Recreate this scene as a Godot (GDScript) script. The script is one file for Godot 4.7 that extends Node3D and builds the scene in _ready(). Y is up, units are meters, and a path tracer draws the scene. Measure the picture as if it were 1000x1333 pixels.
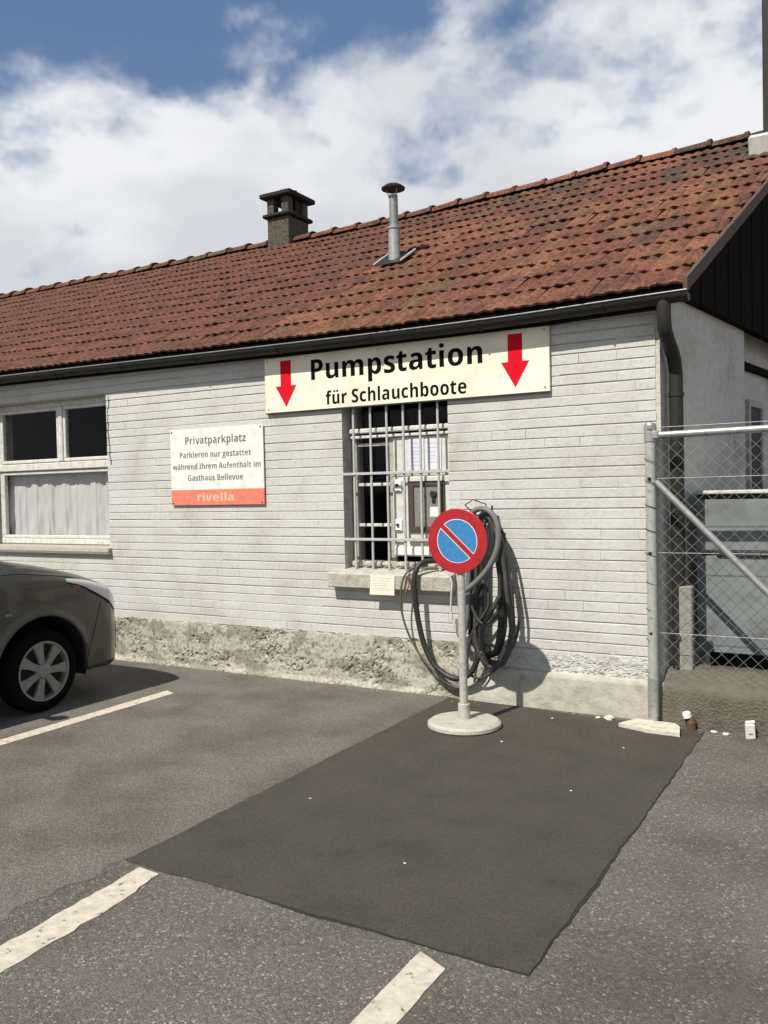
extends Node3D
# A pump station: painted brick house with a tiled roof beside a car park.
# x runs along the front wall, y is up, the wall face stands at z = 0 and the car park at z > 0.

var M := {}          # materials
var T := {}          # textures
var rng := RandomNumberGenerator.new()
const SUN := Vector3(0.2, -1.32, -1.0)

func _ready() -> void:
	rng.seed = 7
	# ---------------------------------------------------------------- camera, sky, sun, exposure
	var cam := Camera3D.new()
	cam.name = "camera"
	cam.position = Vector3(0, 1.58, 5.88)
	cam.rotation_degrees = Vector3(-1.43, 30.1, -1.24)
	cam.fov = 61.52
	cam.near = 0.05
	cam.far = 2000.0
	add_child(cam)
	cam.current = true
	var env := Environment.new()
	env.background_mode = Environment.BG_SKY
	env.sky = Sky.new()
	var pano := PanoramaSkyMaterial.new()
	pano.panorama = sky_picture()
	env.sky.sky_material = pano
	env.tonemap_mode = Environment.TONE_MAPPER_LINEAR
	env.tonemap_exposure = 1.25
	env.background_energy_multiplier = 0.8
	env.sdfgi_enabled = true
	env.ssao_enabled = true
	env.ssil_enabled = true
	var we := WorldEnvironment.new()
	we.name = "environment"
	we.environment = env
	add_child(we)
	var sun := DirectionalLight3D.new()
	sun.name = "sun"
	sun.light_energy = 1.5
	sun.light_color = Color(1.0, 0.975, 0.925)
	sun.light_angular_distance = 0.5
	sun.shadow_enabled = true
	add_child(sun)
	sun.look_at_from_position(Vector3(-4, 26, 20), Vector3(-4, 26, 20) + SUN, Vector3.UP)

	make_materials()
	# ---------------------------------------------------------------- setting
	make_ground()
	# ---------------------------------------------------------------- the house
	make_house()
	# ---------------------------------------------------------------- things on and before it
	make_station_sign()
	make_parking_notice()
	make_control_panel()
	make_papers()
	make_curtain()
	make_no_parking_sign()
	make_hoses()
	make_fence_side()
	make_car()
	make_litter()
	make_grit()


# =================================================================== helpers
func lin(r: float, g: float, b: float) -> Color:
	return Color(r, g, b).linear_to_srgb()

func numbered(called: String) -> String:
	return called

func new_st(flat := true) -> SurfaceTool:
	var st := SurfaceTool.new()
	st.begin(Mesh.PRIMITIVE_TRIANGLES)
	st.set_smooth_group(-1 if flat else 0)
	return st

func done(st: SurfaceTool) -> ArrayMesh:
	st.generate_normals()
	return st.commit()

func put(called: String, mesh: Mesh, mat: Material, parent: Node = self) -> MeshInstance3D:
	var o := MeshInstance3D.new()
	o.name = called
	o.mesh = mesh
	if mat:
		o.material_override = mat
	parent.add_child(o, true)
	return o

func obj(called: String, st: SurfaceTool, mat: Material, parent: Node = self) -> MeshInstance3D:
	return put(called, done(st), mat, parent)

func thing(called: String, label: String, category: String, at := Vector3.ZERO, group := "") -> Node3D:
	var o := Node3D.new()
	o.name = called
	o.position = at
	add_child(o, true)
	tag(o, label, category, group)
	return o

func tag(o: Node, label: String, category: String, group := "") -> void:
	o.set_meta("label", label)
	o.set_meta("category", category)
	if group:
		o.set_meta("group", group)

func tri(st: SurfaceTool, a: Vector3, b: Vector3, c: Vector3, out: Vector3) -> void:
	if (c - a).cross(b - a).dot(out) < 0.0:
		st.add_vertex(a); st.add_vertex(c); st.add_vertex(b)
	else:
		st.add_vertex(a); st.add_vertex(b); st.add_vertex(c)

func quad(st: SurfaceTool, a: Vector3, b: Vector3, c: Vector3, d: Vector3, out: Vector3) -> void:
	tri(st, a, b, c, out)
	tri(st, a, c, d, out)

# chamfered box
func box(st: SurfaceTool, c: Vector3, s: Vector3, bev := 0.0, bs := Basis.IDENTITY) -> void:
	var h := s * 0.5
	if bev <= 0.0:
		for ax in 3:
			for sg in [-1.0, 1.0]:
				var n := Vector3.ZERO
				n[ax] = sg
				var u := Vector3.ZERO
				u[(ax + 1) % 3] = 1.0
				var v := Vector3.ZERO
				v[(ax + 2) % 3] = 1.0
				quad(st, c + bs * ((n - u - v) * h), c + bs * ((n + u - v) * h), c + bs * ((n + u + v) * h), c + bs * ((n - u + v) * h), bs * n)
		return
	var b := minf(bev, minf(h.x, minf(h.y, h.z)) * 0.9)
	var V := {}
	for sx in [-1, 1]:
		for sy in [-1, 1]:
			for sz in [-1, 1]:
				var sv := Vector3(sx, sy, sz)
				for ax in 3:
					var p := sv * (h - Vector3(b, b, b))
					p[ax] = sv[ax] * h[ax]
					V[[sx, sy, sz, ax]] = c + bs * p
	for ax in 3:
		for sg in [-1, 1]:
			var k := [[-1, -1], [1, -1], [1, 1], [-1, 1]]
			var p: Array = []
			for e in k:
				var key := [0, 0, 0]
				key[ax] = sg
				key[(ax + 1) % 3] = e[0]
				key[(ax + 2) % 3] = e[1]
				p.append(V[[key[0], key[1], key[2], ax]])
			var n := Vector3.ZERO
			n[ax] = sg
			quad(st, p[0], p[1], p[2], p[3], bs * n)
	for ax in 3:
		var a1 := (ax + 1) % 3
		var a2 := (ax + 2) % 3
		for e1 in [-1, 1]:
			for e2 in [-1, 1]:
				var k0 := [0, 0, 0]
				k0[ax] = -1; k0[a1] = e1; k0[a2] = e2
				var k1 := [0, 0, 0]
				k1[ax] = 1; k1[a1] = e1; k1[a2] = e2
				var n := Vector3.ZERO
				n[a1] = e1
				n[a2] = e2
				quad(st, V[[k0[0], k0[1], k0[2], a1]], V[[k1[0], k1[1], k1[2], a1]], V[[k1[0], k1[1], k1[2], a2]], V[[k0[0], k0[1], k0[2], a2]], bs * n)
	for sx in [-1, 1]:
		for sy in [-1, 1]:
			for sz in [-1, 1]:
				tri(st, V[[sx, sy, sz, 0]], V[[sx, sy, sz, 1]], V[[sx, sy, sz, 2]], bs * Vector3(sx, sy, sz))

func boxm(x0: float, x1: float, y0: float, y1: float, z0: float, z1: float, bev := 0.0) -> SurfaceTool:
	var st := new_st()
	box(st, Vector3(x0 + x1, y0 + y1, z0 + z1) * 0.5, Vector3(x1 - x0, y1 - y0, z1 - z0), bev)
	return st

func grid(st: SurfaceTool, rows: Array, flip := false) -> void:
	for i in rows.size() - 1:
		var r0: PackedVector3Array = rows[i]
		var r1: PackedVector3Array = rows[i + 1]
		for j in r0.size() - 1:
			var a := r0[j]
			var b := r0[j + 1]
			var c := r1[j + 1]
			var d := r1[j]
			if flip:
				st.add_vertex(a); st.add_vertex(c); st.add_vertex(b)
				st.add_vertex(a); st.add_vertex(d); st.add_vertex(c)
			else:
				st.add_vertex(a); st.add_vertex(b); st.add_vertex(c)
				st.add_vertex(a); st.add_vertex(c); st.add_vertex(d)

func tube(st: SurfaceTool, pts: PackedVector3Array, r: float, sides := 8, r2 := -1.0) -> void:
	var n := pts.size()
	var t := (pts[1] - pts[0]).normalized()
	var u := t.cross(Vector3.UP)
	if u.length() < 0.2:
		u = t.cross(Vector3.RIGHT)
	u = u.normalized()
	var rows: Array = []
	for i in n:
		var ti: Vector3
		if i == 0:
			ti = pts[1] - pts[0]
		elif i == n - 1:
			ti = pts[n - 1] - pts[n - 2]
		else:
			ti = (pts[i + 1] - pts[i]).normalized() + (pts[i] - pts[i - 1]).normalized()
		ti = ti.normalized()
		u = (u - ti * u.dot(ti)).normalized()
		var v := ti.cross(u)
		var rr := r if r2 < 0.0 else lerpf(r, r2, float(i) / (n - 1))
		var ring := PackedVector3Array()
		for k in sides + 1:
			var a := TAU * (k % sides) / sides
			ring.append(pts[i] + (u * cos(a) + v * sin(a)) * rr)
		rows.append(ring)
	st.set_smooth_group(0)
	grid(st, rows, true)
	st.set_smooth_group(-1)
	for e in [0, n - 1]:
		var out := (pts[0] - pts[1]) if e == 0 else (pts[n - 1] - pts[n - 2])
		var ring: PackedVector3Array = rows[e]
		for k in range(1, sides - 1):
			tri(st, ring[0], ring[k], ring[k + 1], out)

func smooth_path(pts: Array, step := 0.03) -> PackedVector3Array:
	var cv := Curve3D.new()
	cv.bake_interval = step
	for i in pts.size():
		var a: Vector3 = pts[maxi(i - 1, 0)]
		var b: Vector3 = pts[mini(i + 1, pts.size() - 1)]
		var tn := (b - a) / 6.0
		cv.add_point(pts[i], -tn, tn)
	return cv.get_baked_points()

# profile: [radius, height] from the bottom up on the outside, turned round the y axis of bs at c
func lathe(st: SurfaceTool, prof: Array, c: Vector3, sides := 32, bs := Basis.IDENTITY, smooth := false) -> void:
	var rows: Array = []
	for p in prof:
		var ring := PackedVector3Array()
		for k in sides + 1:
			var a := TAU * (k % sides) / sides
			ring.append(c + bs * Vector3(cos(a) * p[0], p[1], sin(a) * p[0]))
		rows.append(ring)
	if smooth:
		st.set_smooth_group(0)
		grid(st, rows)
		st.set_smooth_group(-1)
		return
	for i in rows.size() - 1:   # smooth round the axis, creased along the profile
		st.set_smooth_group(i + 1)
		grid(st, [rows[i], rows[i + 1]])
	st.set_smooth_group(-1)

# polygon in the plane u,v at origin o, made w thick along n
func prism(st: SurfaceTool, poly: PackedVector2Array, o: Vector3, u: Vector3, v: Vector3, n: Vector3, w: float) -> void:
	var idx := Geometry2D.triangulate_polygon(poly)
	var mid := Vector2.ZERO
	for p in poly:
		mid += p / poly.size()
	for i in range(0, idx.size(), 3):
		var a := o + u * poly[idx[i]].x + v * poly[idx[i]].y
		var b := o + u * poly[idx[i + 1]].x + v * poly[idx[i + 1]].y
		var c := o + u * poly[idx[i + 2]].x + v * poly[idx[i + 2]].y
		tri(st, a + n * w, b + n * w, c + n * w, n)
		tri(st, a, b, c, -n)
	var cw := Geometry2D.is_polygon_clockwise(poly)
	for i in poly.size():
		var p := poly[i]
		var q := poly[(i + 1) % poly.size()]
		var e := (q - p).orthogonal()
		if not cw:
			e = -e
		var pp := o + u * p.x + v * p.y
		var qq := o + u * q.x + v * q.y
		# outward normal of the edge
		var outv := u * (q - p).y - v * (q - p).x
		if cw:
			outv = -outv
		quad(st, pp, qq, qq + n * w, pp + n * w, outv)

func V2(a: Array) -> PackedVector2Array:
	var r := PackedVector2Array()
	for i in range(0, a.size(), 2):
		r.append(Vector2(a[i], a[i + 1]))
	return r

func pw(tab: Array, x: float) -> float:      # piecewise linear table [[x, y], ...], eased
	if x <= tab[0][0]:
		return tab[0][1]
	for i in tab.size() - 1:
		if x <= tab[i + 1][0]:
			var t: float = (x - tab[i][0]) / (tab[i + 1][0] - tab[i][0])
			return lerpf(tab[i][1], tab[i + 1][1], t)
	return tab[tab.size() - 1][1]

func cr(tab: Array, x: float) -> float:      # smooth curve through a table
	var n := tab.size()
	if x <= tab[0][0]:
		return tab[0][1]
	for i in n - 1:
		if x <= tab[i + 1][0]:
			var x0: float = tab[i][0]
			var x1: float = tab[i + 1][0]
			var y0: float = tab[i][1]
			var y1: float = tab[i + 1][1]
			var m0: float = (tab[i + 1][1] - tab[maxi(i - 1, 0)][1]) / (tab[i + 1][0] - tab[maxi(i - 1, 0)][0])
			var j := mini(i + 2, n - 1)
			var m1: float = (tab[j][1] - tab[i][1]) / (tab[j][0] - tab[i][0])
			var d := x1 - x0
			var t := (x - x0) / d
			return (2 * t * t * t - 3 * t * t + 1) * y0 + (t * t * t - 2 * t * t + t) * m0 * d + (-2 * t * t * t + 3 * t * t) * y1 + (t * t * t - t * t) * m1 * d
	return tab[n - 1][1]

var fonts := {}
func font(bold: bool) -> Font:
	if not fonts.has(bold):
		var f := SystemFont.new()
		f.font_names = PackedStringArray(["Droid Sans"])
		f.font_weight = 700 if bold else 400
		fonts[bold] = f
	return fonts[bold]

# raised print: the words fitted between x0 and x1 on the baseline y with capitals cap high
func lettering(words: String, bold: bool, x0: float, x1: float, y: float, cap: float, z: float, mat: Material, parent: Node, called := "lettering", weight_up := 0.0) -> MeshInstance3D:
	var tm := TextMesh.new()
	tm.text = words
	tm.font = font(bold)
	tm.font_size = 64
	tm.pixel_size = 0.01
	tm.depth = 0.01
	tm.curve_step = 1.5
	var hm := TextMesh.new()
	hm.text = "H"
	hm.font = font(bold)
	hm.font_size = 64
	hm.pixel_size = 0.01
	hm.depth = 0.01
	var bb := tm.get_aabb()
	var hb := hm.get_aabb()
	var sx := (x1 - x0) / bb.size.x
	var sy := cap / hb.size.y
	var o := put(called, tm, mat, parent)
	o.scale = Vector3(sx, sy, 0.15)
	o.position = Vector3(x0 - bb.position.x * sx, y - hb.position.y * sy, z)
	return o


# =================================================================== sky
func sky_picture() -> ImageTexture:
	var W := 2048
	var H := 1024
	var big := FastNoiseLite.new()
	big.seed = 1732
	big.noise_type = FastNoiseLite.TYPE_SIMPLEX_SMOOTH
	big.frequency = 0.55
	big.fractal_octaves = 3
	var fine := FastNoiseLite.new()
	fine.seed = 1737
	fine.noise_type = FastNoiseLite.TYPE_SIMPLEX_SMOOTH
	fine.frequency = 1.9
	fine.fractal_octaves = 6
	fine.fractal_gain = 0.52
	var shade := FastNoiseLite.new()
	shade.seed = 23
	shade.noise_type = FastNoiseLite.TYPE_SIMPLEX_SMOOTH
	shade.frequency = 1.2
	shade.fractal_octaves = 4
	var wisp := FastNoiseLite.new()
	wisp.seed = 91
	wisp.noise_type = FastNoiseLite.TYPE_SIMPLEX_SMOOTH
	wisp.frequency = 5.5
	wisp.fractal_octaves = 6
	wisp.fractal_gain = 0.58
	wisp.domain_warp_enabled = true
	wisp.domain_warp_amplitude = 0.12
	wisp.domain_warp_frequency = 2.0
	var data := PackedFloat32Array()
	data.resize(W * H * 3)
	for j in H:
		var th := PI * (j + 0.5) / H
		var y := cos(th)
		var rr := sin(th)
		for i in W:
			var o := (j * W + i) * 3
			if y < -0.02:
				data[o] = 0.16; data[o + 1] = 0.15; data[o + 2] = 0.14
				continue
			var az := TAU * (i + 0.5) / W
			var d := Vector3(sin(az) * rr, maxf(y, 0.0), -cos(az) * rr)
			var p := Vector3(d.x, 0, d.z) / (d.y + 0.28)
			p.y = d.y * 0.8
			var q := Vector3(p.x * 1.0, p.y, p.z * 1.0)
			var n := big.get_noise_3dv(q) * 0.75 + fine.get_noise_3dv(q) * 0.62
			var w := wisp.get_noise_3dv(q)
			var cover := n + 0.60 - smoothstep(0.30, 0.58, d.y) * 0.62 + w * 0.34
			var c := smoothstep(0.085, 0.58, cover)
			var e := 1.0 - d.y
			var blue := Vector3(0.102, 0.187, 0.36).lerp(Vector3(0.36, 0.47, 0.64), pow(e, 4.0))
			var dens := smoothstep(0.3, 0.95, cover + shade.get_noise_3dv(q) * 0.75 - w * 0.3)
			var white := Vector3(0.87, 0.885, 0.91).lerp(Vector3(0.62, 0.64, 0.69), dens * 0.8)
			var col := blue.lerp(white, c)
			data[o] = col.x; data[o + 1] = col.y; data[o + 2] = col.z
	var im := Image.create_from_data(W, H, false, Image.FORMAT_RGBF, data.to_byte_array())
	return ImageTexture.create_from_image(im)


# =================================================================== materials
func ntex(called: String, type: int, freq: float, oct: int, stops: Array, size := 512, sd := 1, cell := FastNoiseLite.RETURN_CELL_VALUE) -> NoiseTexture2D:
	var n := FastNoiseLite.new()
	n.seed = sd
	n.noise_type = type
	n.frequency = freq
	n.fractal_octaves = oct
	if oct <= 1:
		n.fractal_type = FastNoiseLite.FRACTAL_NONE
	n.cellular_return_type = cell
	var t := NoiseTexture2D.new()
	t.width = size
	t.height = size
	t.seamless = true
	t.noise = n
	var g := Gradient.new()
	var offs := PackedFloat32Array()
	var cols := PackedColorArray()
	for s in stops:
		offs.append(s[0])
		cols.append(s[1] if s[1] is Color else Color(s[1], s[1], s[1]))
	g.offsets = offs
	g.colors = cols
	t.color_ramp = g
	T[called] = t
	return t

func mk(called: String, col: Color, rough: float, tex := "", scale := 1.0, detail := "", dscale := 1.0, bump := "", cm := 0.0) -> StandardMaterial3D:
	var m := StandardMaterial3D.new()
	m.resource_name = called
	m.albedo_color = col
	m.roughness = rough
	if tex or bump:
		m.uv1_triplanar = true
		m.uv1_world_triplanar = true
		m.uv1_scale = Vector3.ONE * scale
		if tex:
			m.albedo_texture = T[tex]
		if bump:
			m.heightmap_enabled = true
			m.heightmap_texture = T[bump]
			m.heightmap_scale = cm
	if detail:
		m.detail_enabled = true
		m.detail_albedo = T[detail]
		m.detail_blend_mode = BaseMaterial3D.BLEND_MODE_MUL
		m.detail_uv_layer = BaseMaterial3D.DETAIL_UV_2
		m.uv2_triplanar = true
		m.uv2_world_triplanar = true
		m.uv2_scale = Vector3.ONE * dscale
	M[called] = m
	return m

func make_materials() -> void:
	var SX := FastNoiseLite.TYPE_SIMPLEX_SMOOTH
	var CE := FastNoiseLite.TYPE_CELLULAR
	ntex("mottle", SX, 0.012, 5, [[0.0, 0.86], [0.5, 0.95], [1.0, 1.0]], 512, 3)
	ntex("roofstain", SX, 0.011, 6, [[0.0, Color(0.5, 0.5, 0.47)], [0.3, Color(0.74, 0.72, 0.68)], [0.5, Color(0.93, 0.91, 0.88)], [0.75, Color(1.0, 0.99, 0.97)], [1.0, Color(1.0, 0.96, 0.88)]], 1024, 61)
	ntex("paintwear", SX, 0.02, 5, [[0.0, 0.9], [0.4, 0.965], [1.0, 1.0]], 512, 33)
	ntex("grain", SX, 0.09, 4, [[0.0, 0.62], [0.45, 0.88], [1.0, 1.0]], 512, 4)
	ntex("dirt", SX, 0.007, 6, [[0.0, Color(0.80, 0.775, 0.72)], [0.2, Color(0.91, 0.9, 0.87)], [0.40, Color(0.97, 0.965, 0.955)], [1.0, 1.0]], 1024, 8)
	ntex("faint", SX, 0.006, 6, [[0.0, Color(0.88, 0.87, 0.84)], [0.3, Color(0.955, 0.95, 0.94)], [0.6, Color(0.985, 0.985, 0.98)], [1.0, 1.0]], 1024, 28)
	ntex("bumps", SX, 0.05, 5, [[0.0, 0.0], [1.0, 1.0]], 512, 6)
	ntex("stones", CE, 0.11, 1, [[0.0, 0.54], [0.3, 0.60], [0.75, 0.68], [0.94, 0.75], [0.97, 0.9], [1.0, 0.97]], 1024, 9)
	ntex("stonebump", CE, 0.11, 1, [[0.0, 1.0], [0.6, 0.3], [1.0, 0.0]], 1024, 9, FastNoiseLite.RETURN_DISTANCE)
	ntex("stones2", CE, 0.12, 1, [[0.0, 0.78], [0.5, 0.88], [0.92, 0.95], [0.975, 1.0], [1.0, 1.0]], 1024, 44)
	ntex("finestones", CE, 0.14, 1, [[0.0, 0.62], [0.7, 0.8], [0.97, 0.92], [1.0, 1.0]], 1024, 19)
	ntex("groundbig", SX, 0.006, 6, [[0.0, Color(0.78, 0.765, 0.745)], [0.35, Color(0.88, 0.87, 0.855)], [0.6, Color(0.95, 0.945, 0.935)], [1.0, 1.0]], 1024, 12)
	ntex("lichen", SX, 0.02, 6, [[0.0, Color(0.34, 0.32, 0.3)], [0.3, Color(0.6, 0.56, 0.52)], [0.5, Color(0.9, 0.87, 0.83)], [0.72, Color(1, 0.98, 0.95)], [1.0, Color(0.9, 0.92, 0.8)]], 1024, 14)
	ntex("wear", SX, 0.02, 6, [[0.0, Color(0.4, 0.38, 0.35)], [0.14, Color(0.62, 0.6, 0.56)], [0.2, Color(0.94, 0.93, 0.91)], [1.0, 1.0]], 1024, 15)
	ntex("crust", SX, 0.02, 6, [[0.0, Color(0.5, 0.47, 0.42)], [0.24, Color(0.72, 0.7, 0.64)], [0.36, Color(0.93, 0.92, 0.88)], [1.0, 1.0]], 1024, 17)

	# asphalt and paint on it
	mk("asphalt", lin(0.355, 0.324, 0.285), 0.95, "stones", 1.15, "groundbig", 0.16, "stonebump", 0.35)
	mk("bay_asphalt", lin(0.264, 0.242, 0.210), 0.95, "finestones", 1.2, "groundbig", 0.23, "stonebump", 0.2)
	mk("patch", lin(0.078, 0.067, 0.051), 0.95, "stones2", 1.3, "mottle", 0.35, "stonebump", 0.25)
	mk("tar", lin(0.03, 0.028, 0.026), 0.7, "grain", 2.0)
	mk("line_paint", lin(0.63, 0.575, 0.475), 0.8, "wear", 0.9, "mottle", 2.3, "bumps", 0.2)
	# house
	mk("brick_paint", lin(0.575, 0.57, 0.543), 0.8, "paintwear", 2.2, "faint", 0.3, "bumps", 0.12)
	mk("brick_paint_warm", lin(0.575, 0.566, 0.533), 0.8, "paintwear", 2.2, "faint", 0.3, "bumps", 0.12)
	mk("brick_paint_cool", lin(0.56, 0.558, 0.535), 0.8, "paintwear", 2.2, "faint", 0.3, "bumps", 0.12)
	mk("mortar", lin(0.56, 0.552, 0.515), 0.9, "mottle", 2.0, "dirt", 0.5, "bumps", 0.4)
	mk("crusty", lin(0.51, 0.497, 0.452), 0.95, "crust", 1.1, "mottle", 0.7, "grain", 0.35).vertex_color_use_as_albedo = true
	mk("plinth", lin(0.50, 0.48, 0.42), 0.9, "mottle", 1.4, "dirt", 0.8, "bumps", 0.2)
	mk("render", lin(0.60, 0.58, 0.53), 0.9, "mottle", 2.0, "dirt", 0.2, "bumps", 0.3)
	mk("concrete", lin(0.135, 0.124, 0.098), 0.92, "mottle", 1.8, "dirt", 0.9, "bumps", 0.8)
	mk("slab", lin(0.68, 0.63, 0.53), 0.9, "mottle", 2.0, "dirt", 1.1, "bumps", 0.4)
	mk("sill_stone", lin(0.50, 0.48, 0.43), 0.85, "mottle", 1.6, "dirt", 1.3, "bumps", 0.3)
	mk("white_wood", lin(0.70, 0.695, 0.655), 0.5, "mottle", 2.0, "faint", 1.7)
	mk("grey_wood", lin(0.45, 0.43, 0.38), 0.7, "mottle", 3.0, "dirt", 1.7)
	mk("dark_wood", lin(0.020, 0.017, 0.014), 1.0, "grain", 1.0).metallic_specular = 0.1
	mk("eave_wood", lin(0.025, 0.023, 0.02), 1.0, "grain", 1.0).metallic_specular = 0.1
	mk("verge_wood", lin(0.12, 0.075, 0.055), 0.8, "grain", 1.5, "dirt", 1.0)
	mk("dark_metal", lin(0.032, 0.03, 0.027), 0.55, "mottle", 2.0).metallic_specular = 0.3
	mk("zinc", lin(0.33, 0.34, 0.34), 0.45, "mottle", 3.0, "dirt", 2.0).metallic = 0.5
	mk("galvanised", lin(0.48, 0.49, 0.48), 0.42, "mottle", 4.0, "dirt", 3.0).metallic = 0.55
	mk("post_paint", lin(0.42, 0.44, 0.42), 0.5, "mottle", 3.0, "wear", 1.2)
	mk("bar_paint", lin(0.50, 0.505, 0.49), 0.5, "mottle", 4.0)
	mk("chimney", lin(0.11, 0.094, 0.076), 0.95, "crust", 0.8, "mottle", 2.0, "bumps", 1.0)
	mk("chimney_cap", lin(0.016, 0.015, 0.014), 0.9, "grain", 1.4)
	mk("flashing", lin(0.6, 0.59, 0.54), 0.6, "mottle", 2.0)
	var tones := [Vector3(0.235, 0.098, 0.06), Vector3(0.208, 0.087, 0.055), Vector3(0.292, 0.132, 0.08), Vector3(0.178, 0.08, 0.053), Vector3(0.25, 0.125, 0.07), Vector3(0.15, 0.078, 0.054), Vector3(0.108, 0.078, 0.059), Vector3(0.195, 0.118, 0.066)]
	for i in tones.size():
		mk("tile_%d" % i, lin(tones[i].x * 0.97, tones[i].y * 0.94, tones[i].z * 0.94), 0.9, "lichen", 1.3, "roofstain", 0.42, "bumps", 0.5)
	# signs
	mk("cream", lin(0.90, 0.85, 0.67), 0.55, "mottle", 0.35)
	mk("black_print", lin(0.008, 0.008, 0.008), 0.9).metallic_specular = 0.1
	mk("red_print", lin(0.60, 0.008, 0.022), 0.8).metallic_specular = 0.2
	mk("enamel", lin(0.84, 0.83, 0.76), 0.4, "mottle", 1.1)
	mk("grey_print", lin(0.19, 0.175, 0.155), 0.9, "mottle", 9.0)
	mk("salmon", lin(0.80, 0.225, 0.14), 0.5, "mottle", 2.0)
	mk("faded_print", lin(0.72, 0.48, 0.36), 0.5)
	mk("sign_red", lin(0.42, 0.016, 0.024), 0.4, "mottle", 3.0)
	mk("sign_blue", lin(0.045, 0.225, 0.50), 0.4, "mottle", 3.0)
	mk("sign_white", lin(0.75, 0.75, 0.73), 0.4)
	mk("screw", lin(0.06, 0.055, 0.05), 0.5)
	mk("base_paint", lin(0.62, 0.60, 0.53), 0.6, "grain", 2.5, "dirt", 1.9, "bumps", 0.2)
	mk("pole_paint", lin(0.50, 0.49, 0.455), 0.5, "mottle", 3.0, "dirt", 2.0)
	# panel
	mk("panel_white", lin(0.66, 0.65, 0.60), 0.5, "mottle", 2.0)
	mk("brown_frame", lin(0.07, 0.05, 0.034), 0.5)
	mk("steel_door", lin(0.30, 0.285, 0.255), 0.4, "mottle", 4.0).metallic = 0.3
	mk("black_plastic", lin(0.015, 0.015, 0.015), 0.5)
	mk("paper", lin(0.55, 0.55, 0.55), 0.9)
	mk("paper_warm", lin(0.62, 0.58, 0.51), 0.9)
	var lace := mk("lace", lin(0.78, 0.79, 0.76), 0.95, "grain", 3.0)
	lace.backlight_enabled = true
	lace.backlight = Color(0.35, 0.35, 0.33)
	var glass := mk("glass", Color(0.02, 0.025, 0.025, 0.06), 0.03)
	glass.transparency = BaseMaterial3D.TRANSPARENCY_ALPHA
	glass.metallic_specular = 0.2
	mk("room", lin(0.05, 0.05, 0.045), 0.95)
	# hoses
	mk("grey_hose", lin(0.16, 0.16, 0.155), 0.55, "mottle", 6.0)
	mk("black_hose", lin(0.022, 0.022, 0.021), 0.5)
	mk("worn_hose", lin(0.05, 0.049, 0.046), 0.6, "mottle", 6.0)
	mk("red_cable", lin(0.16, 0.085, 0.06), 0.6)
	mk("olive_hose", lin(0.10, 0.09, 0.06), 0.6)
	# yard
	mk("shed_panel", lin(0.205, 0.232, 0.24), 0.8, "mottle", 0.45, "dirt", 0.5, "bumps", 0.2)
	mk("shed_dark", lin(0.03, 0.034, 0.034), 0.8)
	mk("post_grey", lin(0.30, 0.29, 0.265), 0.9, "mottle", 2.0, "dirt", 1.3, "bumps", 0.3)
	mk("grit", lin(0.5, 0.47, 0.42), 0.95).vertex_color_use_as_albedo = true
	mk("rust", lin(0.12, 0.075, 0.04), 0.8, "grain", 3.0)
	# car
	var paint := mk("car_paint", lin(0.055, 0.05, 0.039), 0.36)
	paint.metallic = 0.2
	paint.clearcoat_enabled = true
	paint.clearcoat = 0.45
	paint.clearcoat_roughness = 0.05
	mk("tyre", lin(0.008, 0.008, 0.008), 0.95, "grain", 5.0).metallic_specular = 0.15
	mk("hubcap", lin(0.21, 0.205, 0.19), 0.4).metallic = 0.3
	mk("arch_black", lin(0.008, 0.008, 0.008), 0.9)
	mk("lamp_bowl", lin(0.60, 0.60, 0.58), 0.3, "mottle", 9.0)
	var lens := mk("lamp_glass", Color(0.9, 0.92, 0.92, 0.12), 0.04)
	lens.transparency = BaseMaterial3D.TRANSPARENCY_ALPHA
	mk("amber", lin(0.20, 0.055, 0.015), 0.3)
	mk("tail_red", lin(0.3, 0.01, 0.01), 0.2)
	mk("car_glass", lin(0.012, 0.014, 0.015), 0.05)
	mk("seam", lin(0.01, 0.01, 0.01), 0.8)


# =================================================================== ground
func jagged(x0: float, z0: float, x1: float, z1: float, n: int, amp: float) -> Array:
	var r: Array = []
	var d := Vector2(x1 - x0, z1 - z0)
	var o := d.orthogonal().normalized()
	var wander := 0.0
	for i in n:
		var t := float(i) / n
		wander = wander * 0.7 + rng.randf_range(-amp, amp) * 0.6
		r.append(Vector2(x0, z0) + d * t + o * (wander if i > 0 else 0.0))
	return r

func sheet(called: String, poly: PackedVector2Array, y0: float, y1: float, mat: Material, parent: Node = self) -> MeshInstance3D:
	var st := new_st()
	prism(st, poly, Vector3(0, y0, 0), Vector3.RIGHT, Vector3(0, 0, 1), Vector3.UP, y1 - y0)
	return obj(called, st, mat, parent)

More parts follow.
